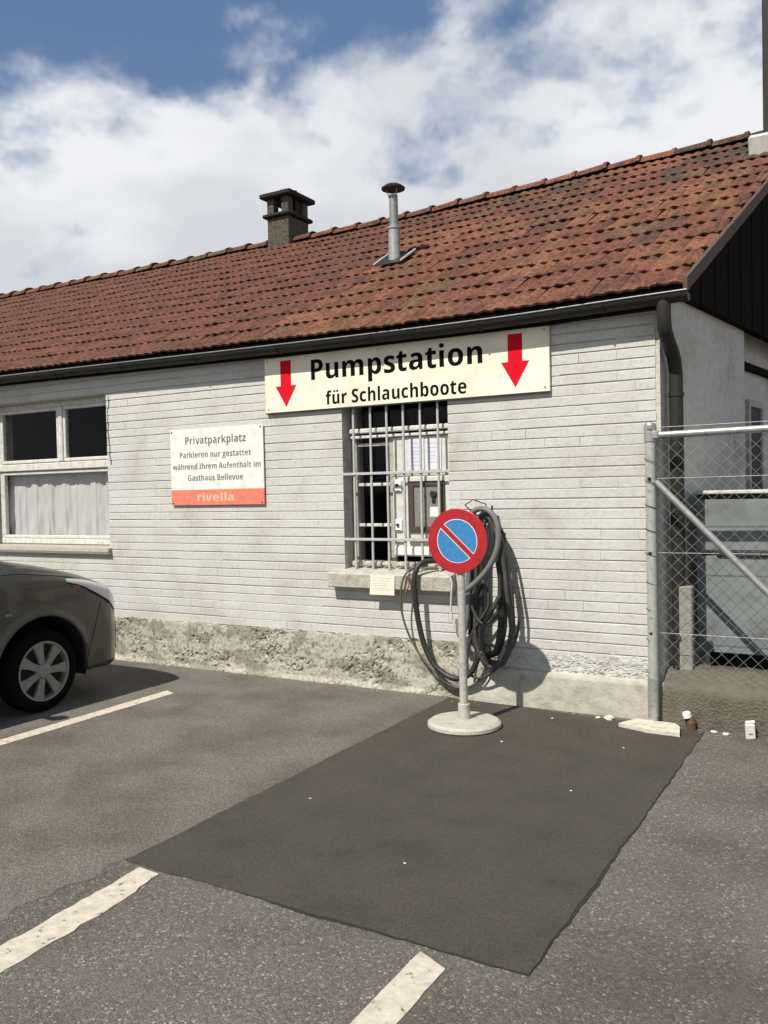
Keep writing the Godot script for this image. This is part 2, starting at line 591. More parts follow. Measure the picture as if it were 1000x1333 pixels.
func make_ground() -> void:
	var st := new_st()
	var R := 900.0
	quad(st, Vector3(-R, 0, -R), Vector3(R, 0, -R), Vector3(R, 0, R), Vector3(-R, 0, R), Vector3.UP)
	var g := obj("ground", st, M.asphalt)
	g.set_meta("kind", "structure")
	tag(g, "worn grey asphalt of the car park with pale stone chips", "car park")
	# fresh asphalt patch in front of the window: a thin raised sheet with a ragged edge
	# smoother, browner surface of the bay left of the patch
	var b0 := jagged(-9.0, 0.0, -9.0, 6.5, 10, 0.0)
	var b1 := jagged(-9.0, 6.5, -2.95, 6.5, 10, 0.0)
	var b2 := jagged(-2.95, 6.5, -2.87, 3.3, 160, 0.035)
	var b3 := jagged(-2.87, 3.3, -2.845, 3.2, 3, 0.0) + [Vector2(-2.84, 3.1)]
	var ba := sheet("bay_surface", PackedVector2Array(b0 + b1 + b2 + b3 + [Vector2(-2.84, 0.0)]), 0.0, 0.002, M.bay_asphalt)
	ba.set_meta("kind", "structure")
	tag(ba, "smoother brownish asphalt of the bay left of the dark patch", "asphalt surface")
	var left := jagged(-2.85, 0.045, -2.845, 3.265, 80, 0.005)
	var near := jagged(-2.845, 3.265, -1.0, 3.285, 60, 0.008)
	var right := jagged(-1.0, 3.285, -0.985, 0.17, 90, 0.007)
	var pa := sheet("asphalt_patch", PackedVector2Array(left + near + right + [Vector2(-0.985, 0.17)]), 0.0, 0.0055, M.patch)
	pa.set_meta("kind", "structure")
	tag(pa, "darker rectangle of fresh asphalt before the barred window", "asphalt patch")
	# tar seam that follows the near and the right edge
	var edge: Array = near.slice(20) + right.slice(0, 70)
	var back: Array = []
	for i in edge.size():
		var k := edge.size() - 1 - i
		var p: Vector2 = edge[k]
		var w := (0.002 + 0.009 * maxf(0.0, sin(k * 0.13)) + rng.randf_range(0.0, 0.004)) * smoothstep(0.0, 12.0, float(k)) * smoothstep(0.0, 12.0, float(i)) + 0.0015
		var o := Vector2(0, 1)
		if k >= 40:
			o = Vector2(1, 0)
		if absi(k - 40) <= 1:
			o = Vector2(0.7, 0.7)
		back.append(p + o * w)
	sheet("tar_seam", PackedVector2Array(edge + back), 0.0, 0.0035, M.tar, pa)
	# painted bay lines
	var l1: Array = []
	l1 += jagged(-5.0, 0.80, -5.0, 5.2, 70, 0.004)
	l1 += jagged(-5.0, 5.2, -4.88, 5.2, 2, 0.0)
	l1 += jagged(-4.88, 5.2, -4.88, 0.79, 70, 0.004)
	var a := sheet("parking_line", PackedVector2Array(l1), 0.0, 0.007, M.line_paint)
	tag(a, "white painted bay line beside the parked car", "parking line", "painted bay lines")
	var l2: Array = []
	for i in 60:
		var t := i / 59.0
		l2.append(Vector2(-2.735 + 0.055 * sin(t * 2.4) + rng.randf_range(-0.006, 0.006), 3.29 + t * 2.4))
	for i in 60:
		var t := 1.0 - i / 59.0
		l2.append(Vector2(-2.585 + 0.05 * sin(t * 2.6) - 0.03 * smoothstep(0.12, 0.0, t) + rng.randf_range(-0.008, 0.008), 3.30 + t * 2.4))
	var b := sheet("parking_line", PackedVector2Array(l2), 0.0, 0.005, M.line_paint)
	tag(b, "slightly crooked cream bay line starting at the left corner of the dark patch", "parking line", "painted bay lines")
	var l3: Array = []
	l3 += jagged(-1.375, 3.325, -1.375, 6.2, 60, 0.005)
	l3 += jagged(-1.375, 6.2, -1.26, 6.2, 2, 0.0)
	l3 += jagged(-1.26, 6.2, -1.255, 3.335, 60, 0.006)
	var c := sheet("parking_line", PackedVector2Array(l3), 0.0, 0.005, M.line_paint)
	tag(c, "broad cream bay line at the near edge of the dark patch", "parking line", "painted bay lines")
	for o in [a, b, c]:
		o.set_meta("kind", "structure")


# =================================================================== house
const COURSE := 0.072
const WALL0 := 0.270          # first joint above the plinth on the right
const RX0 := -14.2            # left end of the house
var lip_tab := [[-14.2, 2.86], [-9.5, 2.845], [-7.75, 2.833], [-6.6, 2.82], [-4.75, 2.797], [-3.25, 2.783], [-2.32, 2.784], [-1.5, 2.80], [-1.08, 2.808]]
var ridge_tab := [[-14.2, 5.0], [-13.1, 5.0], [-10.5, 4.985], [-8.75, 4.975], [-8.0, 4.985], [-6.3, 4.955], [-5.25, 4.97], [-4.4, 4.995], [-3.4, 5.02], [-2.67, 5.05], [-1.9, 5.065], [-0.5, 5.07]]
const ZE := 0.175
const ZR := -3.75

func lip(x: float) -> float: return cr(lip_tab, x)
func verge_x(z: float) -> float: return -1.085 + 0.132 * (ZE - z)
# point on the tile bed at x and the share t from eave to ridge, lifted by h
func roof_pt(x: float, t: float, h := 0.0) -> Vector3:
	var e := Vector3(x, lip(x) + 0.035, ZE)
	var r := Vector3(x, cr(ridge_tab, x), ZR)
	var d := (r - e)
	var n := Vector3.RIGHT.cross(d).normalized()
	if n.y < 0: n = -n
	return e + d * t + n * h

func gp(back: float, y: float, out := 0.0) -> Vector3:      # point on the right-hand gable wall
	return Vector3(-1.27 + 0.132 * back + out, y, -back)

var brick_cache := {}
func brick_mesh(w: float, kind: int) -> ArrayMesh:
	var key := [roundi(w * 200.0), kind]
	if brick_cache.has(key):
		return brick_cache[key]
	w = key[0] / 200.0
	var r := RandomNumberGenerator.new()
	r.seed = key[0] * 7 + kind
	var st := new_st()
	var hw := w * 0.5 - (0.0 if kind != 3 else 0.0008)
	var hy0: float = -COURSE * 0.5 + [0.0035, 0.005, 0.0012, 0.004, 0.0062, 0.0006][kind]
	var hy1 := COURSE * 0.5 - 0.0005
	var b := 0.005
	var f: Array = []
	var s: Array = []
	for c in [[-1, 0], [1, 0], [1, 1], [-1, 1]]:
		var x: float = c[0] * hw
		var y: float = hy1 if c[1] == 1 else hy0 + r.randf_range(-0.0012, 0.0012)
		s.append(Vector3(x, y, -b * 0.8))
		f.append(Vector3(x - (c[0] * 0.0012 if kind == 3 else 0.0), y - (b if c[1] == 1 else -b * 0.7), 0.0))
	quad(st, f[0], f[1], f[2], f[3], Vector3.BACK)
	var outs := [Vector3.DOWN, Vector3.RIGHT, Vector3.UP, Vector3.LEFT]
	for i in 4:
		var j := (i + 1) % 4
		quad(st, f[i], f[j], s[j], s[i], outs[i] + Vector3.BACK)
		quad(st, s[i], s[j], s[j] + Vector3(0, 0, -0.035), s[i] + Vector3(0, 0, -0.035), outs[i])
	var m := done(st)
	brick_cache[key] = m
	return m

func make_house() -> void:
	var house := thing("pump_house", "long low brick house painted off-white under a red-brown tiled roof", "building")
	make_front_wall(house)
	make_plinth(house)
	make_left_window(house)
	make_barred_window(house)
	make_gable(house)
	make_roof(house)
	make_gutter(house)
	make_chimneys(house)

func make_front_wall(house: Node3D) -> void:
	# backing wall with the two openings left free
	var st := new_st()
	var zf := -0.0085
	var zb := -0.32
	var spans := [[RX0, -8.32, 0.0, 2.86], [-8.32, -6.49, 0.0, 1.05], [-8.32, -6.49, 2.574, 2.86], [-6.49, -3.785, 0.0, 2.86], [-3.785, -2.835, 0.0, 0.93], [-3.785, -2.835, 2.36, 2.86], [-2.835, -1.30, 0.0, 2.86]]
	for s in spans:
		box(st, Vector3((s[0] + s[1]) * 0.5, (s[2] + s[3]) * 0.5, (zf + zb) * 0.5), Vector3(s[1] - s[0], s[3] - s[2], zf - zb))
	var wall := obj("front_wall", st, M.mortar, house)
	# corner strip at the right end, smooth painted
	var cs := new_st()
	box(cs, Vector3(-1.284, 1.56, -0.165), Vector3(0.03, 2.6, 0.31), 0.004)
	obj("corner_trim", cs, M.brick_paint, wall)
	# bricks
	var items: Array = []
	var n := 36
	for k in n:
		var y := WALL0 + (k + 0.5) * COURSE
		if y > 2.84:
			break
		var runs := [[-9.6, -1.30]]
		if k < 2:
			runs = [[-2.5, -1.30]]
		elif y < 1.06:
			runs = [[-9.6, -1.30]]
		if y > 1.062 and y < 2.574:
			var nr: Array = []
			for r in runs:
				nr.append([r[0], -8.32])
				nr.append([-6.49, r[1]])
			runs = nr
		if y > 0.93 and y < 2.36:
			var nr2: Array = []
			for r in runs:
				if r[0] < -3.785 and r[1] > -2.835:
					nr2.append([r[0], -3.785])
					nr2.append([-2.835, r[1]])
				else:
					nr2.append(r)
			runs = nr2
		var lean := rng.randf_range(-0.022, 0.006)
		var out := rng.randf_range(-0.0012, 0.0012)
		var kind := [0, 1, 0, 2, 4, 0, 5][rng.randi() % 7] as int
		for r in runs:
			var x: float = r[1]
			var first := true
			var L := 0.258
			while x > r[0] + 0.02:
				var w := L
				if first and k % 2 == 1:
					w = L * 0.5
				w += rng.randf_range(-0.006, 0.006)
				first = false
				if x - w < r[0] + 0.05:
					w = x - r[0]
				if w > 0.30:
					w *= 0.5
				if rng.randf() < 0.16:
					kind = [0, 1, 2, 4, 5][rng.randi() % 5]
				items.append([Vector3(x - w * 0.5, y, out), w, lean, 3 if rng.randf() < 0.1 else kind])
				x -= w
	var eye := Vector3(0, 1.58, 5.88)
	items.sort_custom(func(a, b): return a[0].distance_squared_to(eye) < b[0].distance_squared_to(eye))
	var mats := [M.brick_paint, M.brick_paint_warm, M.brick_paint_cool]
	var rest := [new_st(), new_st(), new_st()]
	for i in items.size():
		var w: float = items[i][1]
		var mesh := brick_mesh(w, items[i][3])
		var tilt := Basis.from_euler(Vector3(items[i][2], 0.0, rng.randf_range(-0.002, 0.002)))
		var xf := Transform3D(tilt.scaled(Vector3(w / (roundi(w * 200.0) / 200.0), 1, 1)), items[i][0])
		var c: int = [0, 0, 0, 0, 1, 2][rng.randi() % 6]
		if i < 300:
			var b := put("brick", mesh, mats[c], wall)
			b.transform = xf
		else:
			rest[c].append_from(mesh, 0, xf)
	var am := ArrayMesh.new()
	for c in 3:
		rest[c].commit(am)
		am.surface_set_material(c, mats[c])
	var ro := put("far_bricks", am, null, wall)
	ro.set_meta("kind", "stuff")
	# hairline crack beside the left window
	var ck := new_st()
	var y := 2.55
	var px := -6.455
	while y > 1.92:
		var h := rng.randf_range(0.02, 0.05)
		var nx := clampf(px + rng.randf_range(-0.014, 0.014), -6.475, -6.43)
		var w := rng.randf_range(0.003, 0.010)
		var poly := V2([px, y, px + w, y, nx + w, y - h, nx, y - h])
		prism(ck, poly, Vector3(0, 0, -0.004), Vector3.RIGHT, Vector3.UP, Vector3.BACK, 0.0085)
		px = nx
		y -= h
	obj("crack", ck, M.tar, wall)

# rough sheet standing on the wall: depth(x, y) by noise
func rough_sheet(x0: float, x1: float, y0: float, ytop: Callable, depth: Callable, step: float, tint = null) -> SurfaceTool:
	var st := new_st(false)
	var nx := int((x1 - x0) / step)
	var rows: Array = []
	var cols: Array = []
	var ny := int(0.42 / step)
	for j in ny + 1:
		var row := PackedVector3Array()
		var col := PackedColorArray()
		for i in nx + 1:
			var x := lerpf(x0, x1, float(i) / nx)
			var top: float = ytop.call(x)
			var y := lerpf(y0, top, float(j) / ny)
			row.append(Vector3(x, y, depth.call(x, y, top)))
			col.append(tint.call(x, y, top) if tint != null else Color.WHITE)
		rows.append(row)
		cols.append(col)
	# return to the wall at the top
	var cap := PackedVector3Array()
	for p in rows[ny]:
		cap.append(Vector3(p.x, p.y + 0.002, -0.02))
	rows.append(cap)
	cols.append(cols[ny])
	for i in rows.size() - 1:
		for j in nx:
			for e in [[0, 0], [1, 1], [0, 1], [0, 0], [1, 0], [1, 1]]:
				st.set_color(cols[i + e[0]][j + e[1]])
				st.add_vertex(rows[i + e[0]][j + e[1]])
	return st

func make_plinth(house: Node3D) -> void:
	var n1 := FastNoiseLite.new()
	n1.seed = 31
	n1.frequency = 11.0
	n1.fractal_octaves = 4
	var n2 := FastNoiseLite.new()
	n2.seed = 32
	n2.frequency = 1.6
	n2.fractal_octaves = 3
	var n3 := FastNoiseLite.new()
	n3.seed = 33
	n3.frequency = 30.0
	n3.fractal_octaves = 2
	var top := func(x: float) -> float: return 0.418 + n1.get_noise_2d(x, 3.0) * 0.02
	var dep := func(x: float, y: float, t: float) -> float:
		var a := n1.get_noise_2d(x, y * 1.3)
		var rough := smoothstep(0.0, 0.28, n2.get_noise_2d(x, y * 2.6) + 0.12 * smoothstep(0.12, 0.02, y) + 0.1 * smoothstep(t - 0.1, t, y))
		var z := 0.012 + 0.006 * n2.get_noise_2d(x * 2.0, y * 2.0) + 0.002 * n3.get_noise_2d(x, y)
		z -= rough * smoothstep(0.085, 0.0, absf(a)) * 0.02
		z -= rough * smoothstep(0.22, 0.45, a) * 0.02
		z += smoothstep(0.05, 0.0, y) * 0.02
		return z
	# where the paint has flaked off the grey render shows
	var tone := func(x: float, y: float, t: float) -> Color:
		var v := n2.get_noise_2d(x + 3.0, y * 2.6) + 0.5 * n1.get_noise_2d(x * 0.7, y * 0.9 + 2.0)
		var k := smoothstep(0.02, 0.10, v)
		return Color.WHITE.lerp(Color(0.66, 0.65, 0.62), k)
	var pl := obj("plinth", rough_sheet(-8.9, -2.48, -0.01, top, dep, 0.0085, tone), M.crusty, house)
	var top2 := func(x: float) -> float: return 0.262 + n1.get_noise_2d(x, 8.0) * 0.008
	var dep2 := func(x: float, y: float, t: float) -> float:
		var z := 0.052 + 0.005 * n2.get_noise_2d(x * 2.0, y * 3.0) + 0.0015 * n1.get_noise_2d(x, y)
		z -= smoothstep(t - 0.03, t, y) * 0.012
		z -= smoothstep(-2.25, -2.6, x) * 0.04 * smoothstep(0.02, 0.2, y)
		return z
	obj("plinth_step", rough_sheet(-2.72, -1.262, -0.01, top2, dep2, 0.015), M.plinth, house)
	# broken render between plinth step and bricks
	var top3 := func(x: float) -> float: return 0.40 + n1.get_noise_2d(x * 0.5, 14.0) * 0.06
	var dep3 := func(x: float, y: float, t: float) -> float:
		var a := n1.get_noise_2d(x * 0.8, y * 1.6 + 5.0)
		return 0.004 - smoothstep(0.07, 0.0, absf(a)) * 0.016 - smoothstep(0.25, 0.4, a) * 0.012 + 0.004 * n3.get_noise_2d(x, y)
	obj("patched_render", rough_sheet(-2.5, -1.34, 0.25, top3, dep3, 0.012), M.brick_paint_cool, house)

func make_left_window(house: Node3D) -> void:
	var X0 := -8.32
	var X1 := -6.49
	var win := new_st()
	var z0 := -0.20
	var z1 := -0.13
	# outer frame: head, transom, bottom rail, stiles
	box(win, Vector3((X0 + X1) * 0.5, 2.545, (z0 + z1) * 0.5), Vector3(X1 - X0, 0.058, z1 - z0), 0.006)
	box(win, Vector3((X0 + X1) * 0.5, 1.905, (z0 + z1) * 0.5 + 0.01), Vector3(X1 - X0, 0.075, z1 - z0 + 0.02), 0.008)
	box(win, Vector3((X0 + X1) * 0.5, 1.125, (z0 + z1) * 0.5), Vector3(X1 - X0, 0.055, z1 - z0), 0.006)
	for x in [X0 + 0.03, X1 - 0.026]:
		box(win, Vector3(x, 1.82, (z0 + z1) * 0.5), Vector3(0.05, 1.39, z1 - z0 - 0.004), 0.006)
	var w := obj("window", win, M.white_wood, house)
	# sashes
	for s in [[X0 + 0.055, -7.34, 1.95, 2.515], [-7.27, X1 - 0.05, 1.95, 2.515], [X0 + 0.055, X1 - 0.05, 1.155, 1.862]]:
		var st := new_st()
		var fw := 0.034
		var zz := -0.155
		box(st, Vector3((s[0] + s[1]) * 0.5, s[3] - fw * 0.5, zz), Vector3(s[1] - s[0], fw, 0.05), 0.006)
		box(st, Vector3((s[0] + s[1]) * 0.5, s[2] + fw * 0.5, zz), Vector3(s[1] - s[0], fw, 0.05), 0.006)
		for x in [s[0] + fw * 0.5, s[1] - fw * 0.5]:
			box(st, Vector3(x, (s[2] + s[3]) * 0.5, zz), Vector3(fw, s[3] - s[2] - 2 * fw, 0.049), 0.006)
		obj("sash", st, M.white_wood, w)
		obj("pane", boxm(s[0] + fw - 0.004, s[1] - fw + 0.004, s[2] + fw - 0.004, s[3] - fw + 0.004, zz - 0.003, zz), M.glass, w)
	obj("mullion", boxm(-7.335, -7.275, 1.95, 2.514, -0.19, -0.118, 0.01), M.white_wood, w)
	var sl := new_st()
	var poly := V2([-0.2, 1.098, 0.045, 1.075, 0.05, 1.045, 0.04, 1.02, -0.004, 1.012, -0.2, 1.012])
	prism(sl, poly, Vector3(X0 - 0.02, 0, 0), Vector3(0, 0, 1), Vector3.UP, Vector3.RIGHT, X1 - X0 + 0.045)
	obj("sill", sl, M.grey_wood, w)
	# painted reveal on both sides and above
	obj("reveal", boxm(X0 - 0.02, X0 + 0.004, 1.07, 2.57, -0.2, -0.012), M.brick_paint_cool, w)

func make_barred_window(house: Node3D) -> void:
	var X0 := -3.785
	var X1 := -2.835
	var fr := new_st()
	var zc := -0.16
	box(fr, Vector3((X0 + X1) * 0.5, 0.985, zc), Vector3(X1 - X0, 0.05, 0.06), 0.006)
	for x in [X0 + 0.028, X1 - 0.02]:
		box(fr, Vector3(x, 1.66, zc), Vector3(0.05, 1.39, 0.06), 0.006)
	box(fr, Vector3(-3.405, 1.5, zc), Vector3(0.045, 1.02, 0.055), 0.006)
	var w := obj("barred_window", fr, M.grey_wood, house)
	# transom made of two light rails
	obj("rail", boxm(X0 + 0.004, X1 - 0.003, 2.045, 2.085, -0.14, -0.085, 0.008), M.white_wood, w)
	obj("rail", boxm(X0 + 0.006, X1 - 0.003, 2.005, 2.03, -0.15, -0.1, 0.005), M.white_wood, w)
	# glazing bars of the left casement
	for y in [1.955, 1.63, 1.30]:
		obj("glazing_bar", boxm(X0 + 0.055, -3.428, y - 0.013, y + 0.013, -0.17, -0.145, 0.004), M.white_wood, w)
	obj("pane", boxm(X0 + 0.05, -3.425, 1.01, 2.0, -0.176, -0.172), M.glass, w)
	obj("pane", boxm(X0 + 0.05, X1 - 0.04, 2.09, 2.355, -0.176, -0.172), M.glass, w)
	# sloping stone sill
	var sl := new_st()
	var poly := V2([-0.2, 0.972, -0.02, 0.95, 0.085, 0.928, 0.095, 0.918, 0.09, 0.815, 0.08, 0.808, -0.2, 0.808])
	prism(sl, poly, Vector3(-3.895, 0, 0), Vector3(0, 0, 1), Vector3.UP, Vector3.RIGHT, 1.10)
	obj("sill", sl, M.sill_stone, w)
	# rubble of old mortar lying in the reveal
	for i in 9:
		var st := new_st()
		box(st, Vector3(-3.72 + i * 0.1 + rng.randf_range(-0.02, 0.02), 0.99, -0.075), Vector3(rng.randf_range(0.06, 0.09), rng.randf_range(0.03, 0.05), 0.05), 0.012, Basis.from_euler(Vector3(0, rng.randf_range(-0.3, 0.3), 0)))
		obj("mortar_lump", st, M.sill_stone, w)
	# iron bars
	var grille := Node3D.new()
	grille.name = "window_grille"
	house.add_child(grille, true)
	for x in [-3.69, -3.53, -3.381, -3.232, -3.083, -2.931]:
		var st := new_st(false)
		tube(st, PackedVector3Array([Vector3(x, 0.955, -0.022), Vector3(x, 2.37, -0.022)]), 0.010, 12)
		obj("bar", st, M.bar_paint, grille)
	for y in [1.718, 1.192]:
		obj("crossbar", boxm(X0 - 0.01, X1 + 0.01, y - 0.0105, y + 0.0105, -0.011, -0.002, 0.002), M.bar_paint, grille)

func make_gable(house: Node3D) -> void:
	var st := new_st()
	# lower rendered wall, a slab along the skewed gable
	var u := Vector3(0.132, 0, -1)
	var nn := Vector3(1, 0, 0.132).normalized()
	prism(st, V2([0.002, 0.0, 2.0, 0.0, 2.0, 2.87, 0.002, 2.87]), Vector3(-1.27, 0, 0) - nn * 0.3, u, Vector3.UP, nn, 0.299)
	var gw := obj("gable_wall", st, M.render, house)
	var s2 := new_st()
	prism(s2, V2([2.0, 0.0, 7.6, 0.0, 7.6, 2.95, 2.0, 2.95]), Vector3(-1.42, 0, 0) - nn * 0.3, u, Vector3.UP, nn, 0.3)
	obj("gable_wall", s2, M.render, house)
	# lintel beam, window and frame of the rear part
	var s3 := new_st()
	prism(s3, V2([2.02, 2.60, 5.0, 2.60, 5.0, 2.66, 2.02, 2.66]), Vector3(-1.418, 0, 0), u, Vector3.UP, nn, 0.05)
	obj("beam", s3, M.dark_wood, house)
	var s4 := new_st()
	prism(s4, V2([2.66, 0.9, 3.05, 0.9, 3.05, 2.28, 2.66, 2.28]), Vector3(-1.418, 0, 0), u, Vector3.UP, nn, 0.012)
	var sw := obj("side_window", s4, M.shed_dark, house)
	var s5 := new_st()
	for r in [[2.60, 2.66, 0.85, 2.34], [3.05, 3.11, 0.85, 2.34]]:
		prism(s5, V2([r[0], r[2], r[1], r[2], r[1], r[3], r[0], r[3]]), Vector3(-1.418, 0, 0), u, Vector3.UP, nn, 0.03)
	prism(s5, V2([2.66, 2.28, 3.05, 2.28, 3.05, 2.34, 2.66, 2.34]), Vector3(-1.418, 0, 0), u, Vector3.UP, nn, 0.028)
	obj("frame", s5, M.grey_wood, sw)
	# dark boarded gable above: vertical boards up to the roof
	var cl := new_st()
	box(cl, gp(3.8, 2.862, -0.03), Vector3(0.001, 0.001, 0.001))
	var cb := obj("gable_cladding", cl, M.dark_wood, house)
	var b := -0.02
	var i := 0
	while b < 7.6:
		var w := 0.17
		var bs := new_st()
		var o := 0.062 + (0.006 if i % 2 == 0 else 0.0)
		var p: Array = []
		for q in [b + 0.002, b + w - 0.004]:
			p.append(Vector2(q, clad_top(q)))
		prism(bs, PackedVector2Array([Vector2(b + 0.002, 2.862), Vector2(b + w - 0.004, 2.862), p[1], p[0]]), Vector3(-1.27, 0, 0), u, Vector3.UP, nn, o)
		obj("board", bs, M.dark_wood, cb)
		b += w
		i += 1
	# shutter hanging on the boards
	var sh := new_st()
	prism(sh, V2([2.9, 3.35, 3.5, 3.35, 3.5, 4.2, 2.9, 4.2]), Vector3(-1.27, 0, 0) + nn * 0.07, u, Vector3.UP, nn, 0.03)
	obj("shutter", sh, M.shed_dark, house)
	# rear and far side walls and the ceiling close the house
	var cw := new_st()
	box(cw, Vector3(-7.4, 1.43, -7.55), Vector3(13.6, 2.86, 0.3))
	box(cw, Vector3(RX0 + 0.15, 1.43, -3.9), Vector3(0.3, 2.86, 7.0))
	obj("rear_wall", cw, M.render, house)
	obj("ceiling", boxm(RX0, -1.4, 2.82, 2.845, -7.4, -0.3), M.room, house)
	var gl := new_st()
	prism(gl, PackedVector2Array([Vector2(-0.1, 2.865), Vector2(3.75, 4.93), Vector2(7.6, 2.865)]), Vector3(RX0 + 0.05, 0, 0), Vector3(0, 0, -1), Vector3.UP, Vector3.RIGHT, 0.25)
	obj("gable_end", gl, M.dark_wood, house)
	# dark partition a little behind the windows
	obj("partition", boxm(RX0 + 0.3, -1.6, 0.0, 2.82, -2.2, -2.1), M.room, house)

func clad_top(back: float) -> float:
	var t := (ZE + back) / (ZE - ZR)
	if t > 1.0:
		t = 2.0 - t
	return lerpf(lip(-1.1) + 0.035, 5.07, clampf(t, 0.0, 1.0)) - 0.09

var tile_variants: Array = []
func tile_mesh(sd: int) -> ArrayMesh:
	# clay interlocking tile with two rolls; x across, y out of the roof, z down the slope; lower edge at z = 0
	var r := RandomNumberGenerator.new()
	r.seed = sd
	var st := new_st()
	var W := 0.204
	var n := 12
	var top: Array = []
	for zz in [-0.40, -0.02, 0.0]:
		var row := PackedVector3Array()
		for i in n + 1:
			var x := W * (float(i) / n - 0.5)
			var a := float(i) / n
			var h := 0.017 * pow(0.5 - 0.5 * cos(TAU * 2.0 * a), 0.8)
			var down: float = 0.024 + 0.001 * sin(a * 9.0 + sd)
			var y: float = lerpf(0.0, down, (zz + 0.40) / 0.40) + h
			if zz == 0.0:
				y -= 0.006
			var zo: float = zz
			if zz > -0.1:
				zo += 0.008 * cos(TAU * 2.0 * a) * -1.0 + r.randf_range(-0.0015, 0.0015)
			row.append(Vector3(x, y, zo))
		top.append(row)
	st.set_smooth_group(0)
	grid(st, [top[0], top[1], top[2]], true)
	var front := PackedVector3Array()
	for p in top[2]:
		front.append(Vector3(p.x, p.y - 0.017, p.z - 0.004))
	st.set_smooth_group(2)
	grid(st, [top[2], front], true)
	st.set_smooth_group(-1)
	for k in [0, n]:
		var s: float = -1.0 if k == 0 else 1.0
		var a: Vector3 = top[0][k]
		var b: Vector3 = top[2][k]
		quad(st, a, b, b - Vector3(0, 0.017, 0.004), a - Vector3(0, 0.017, 0), Vector3(s, 0, 0))
	return done(st)

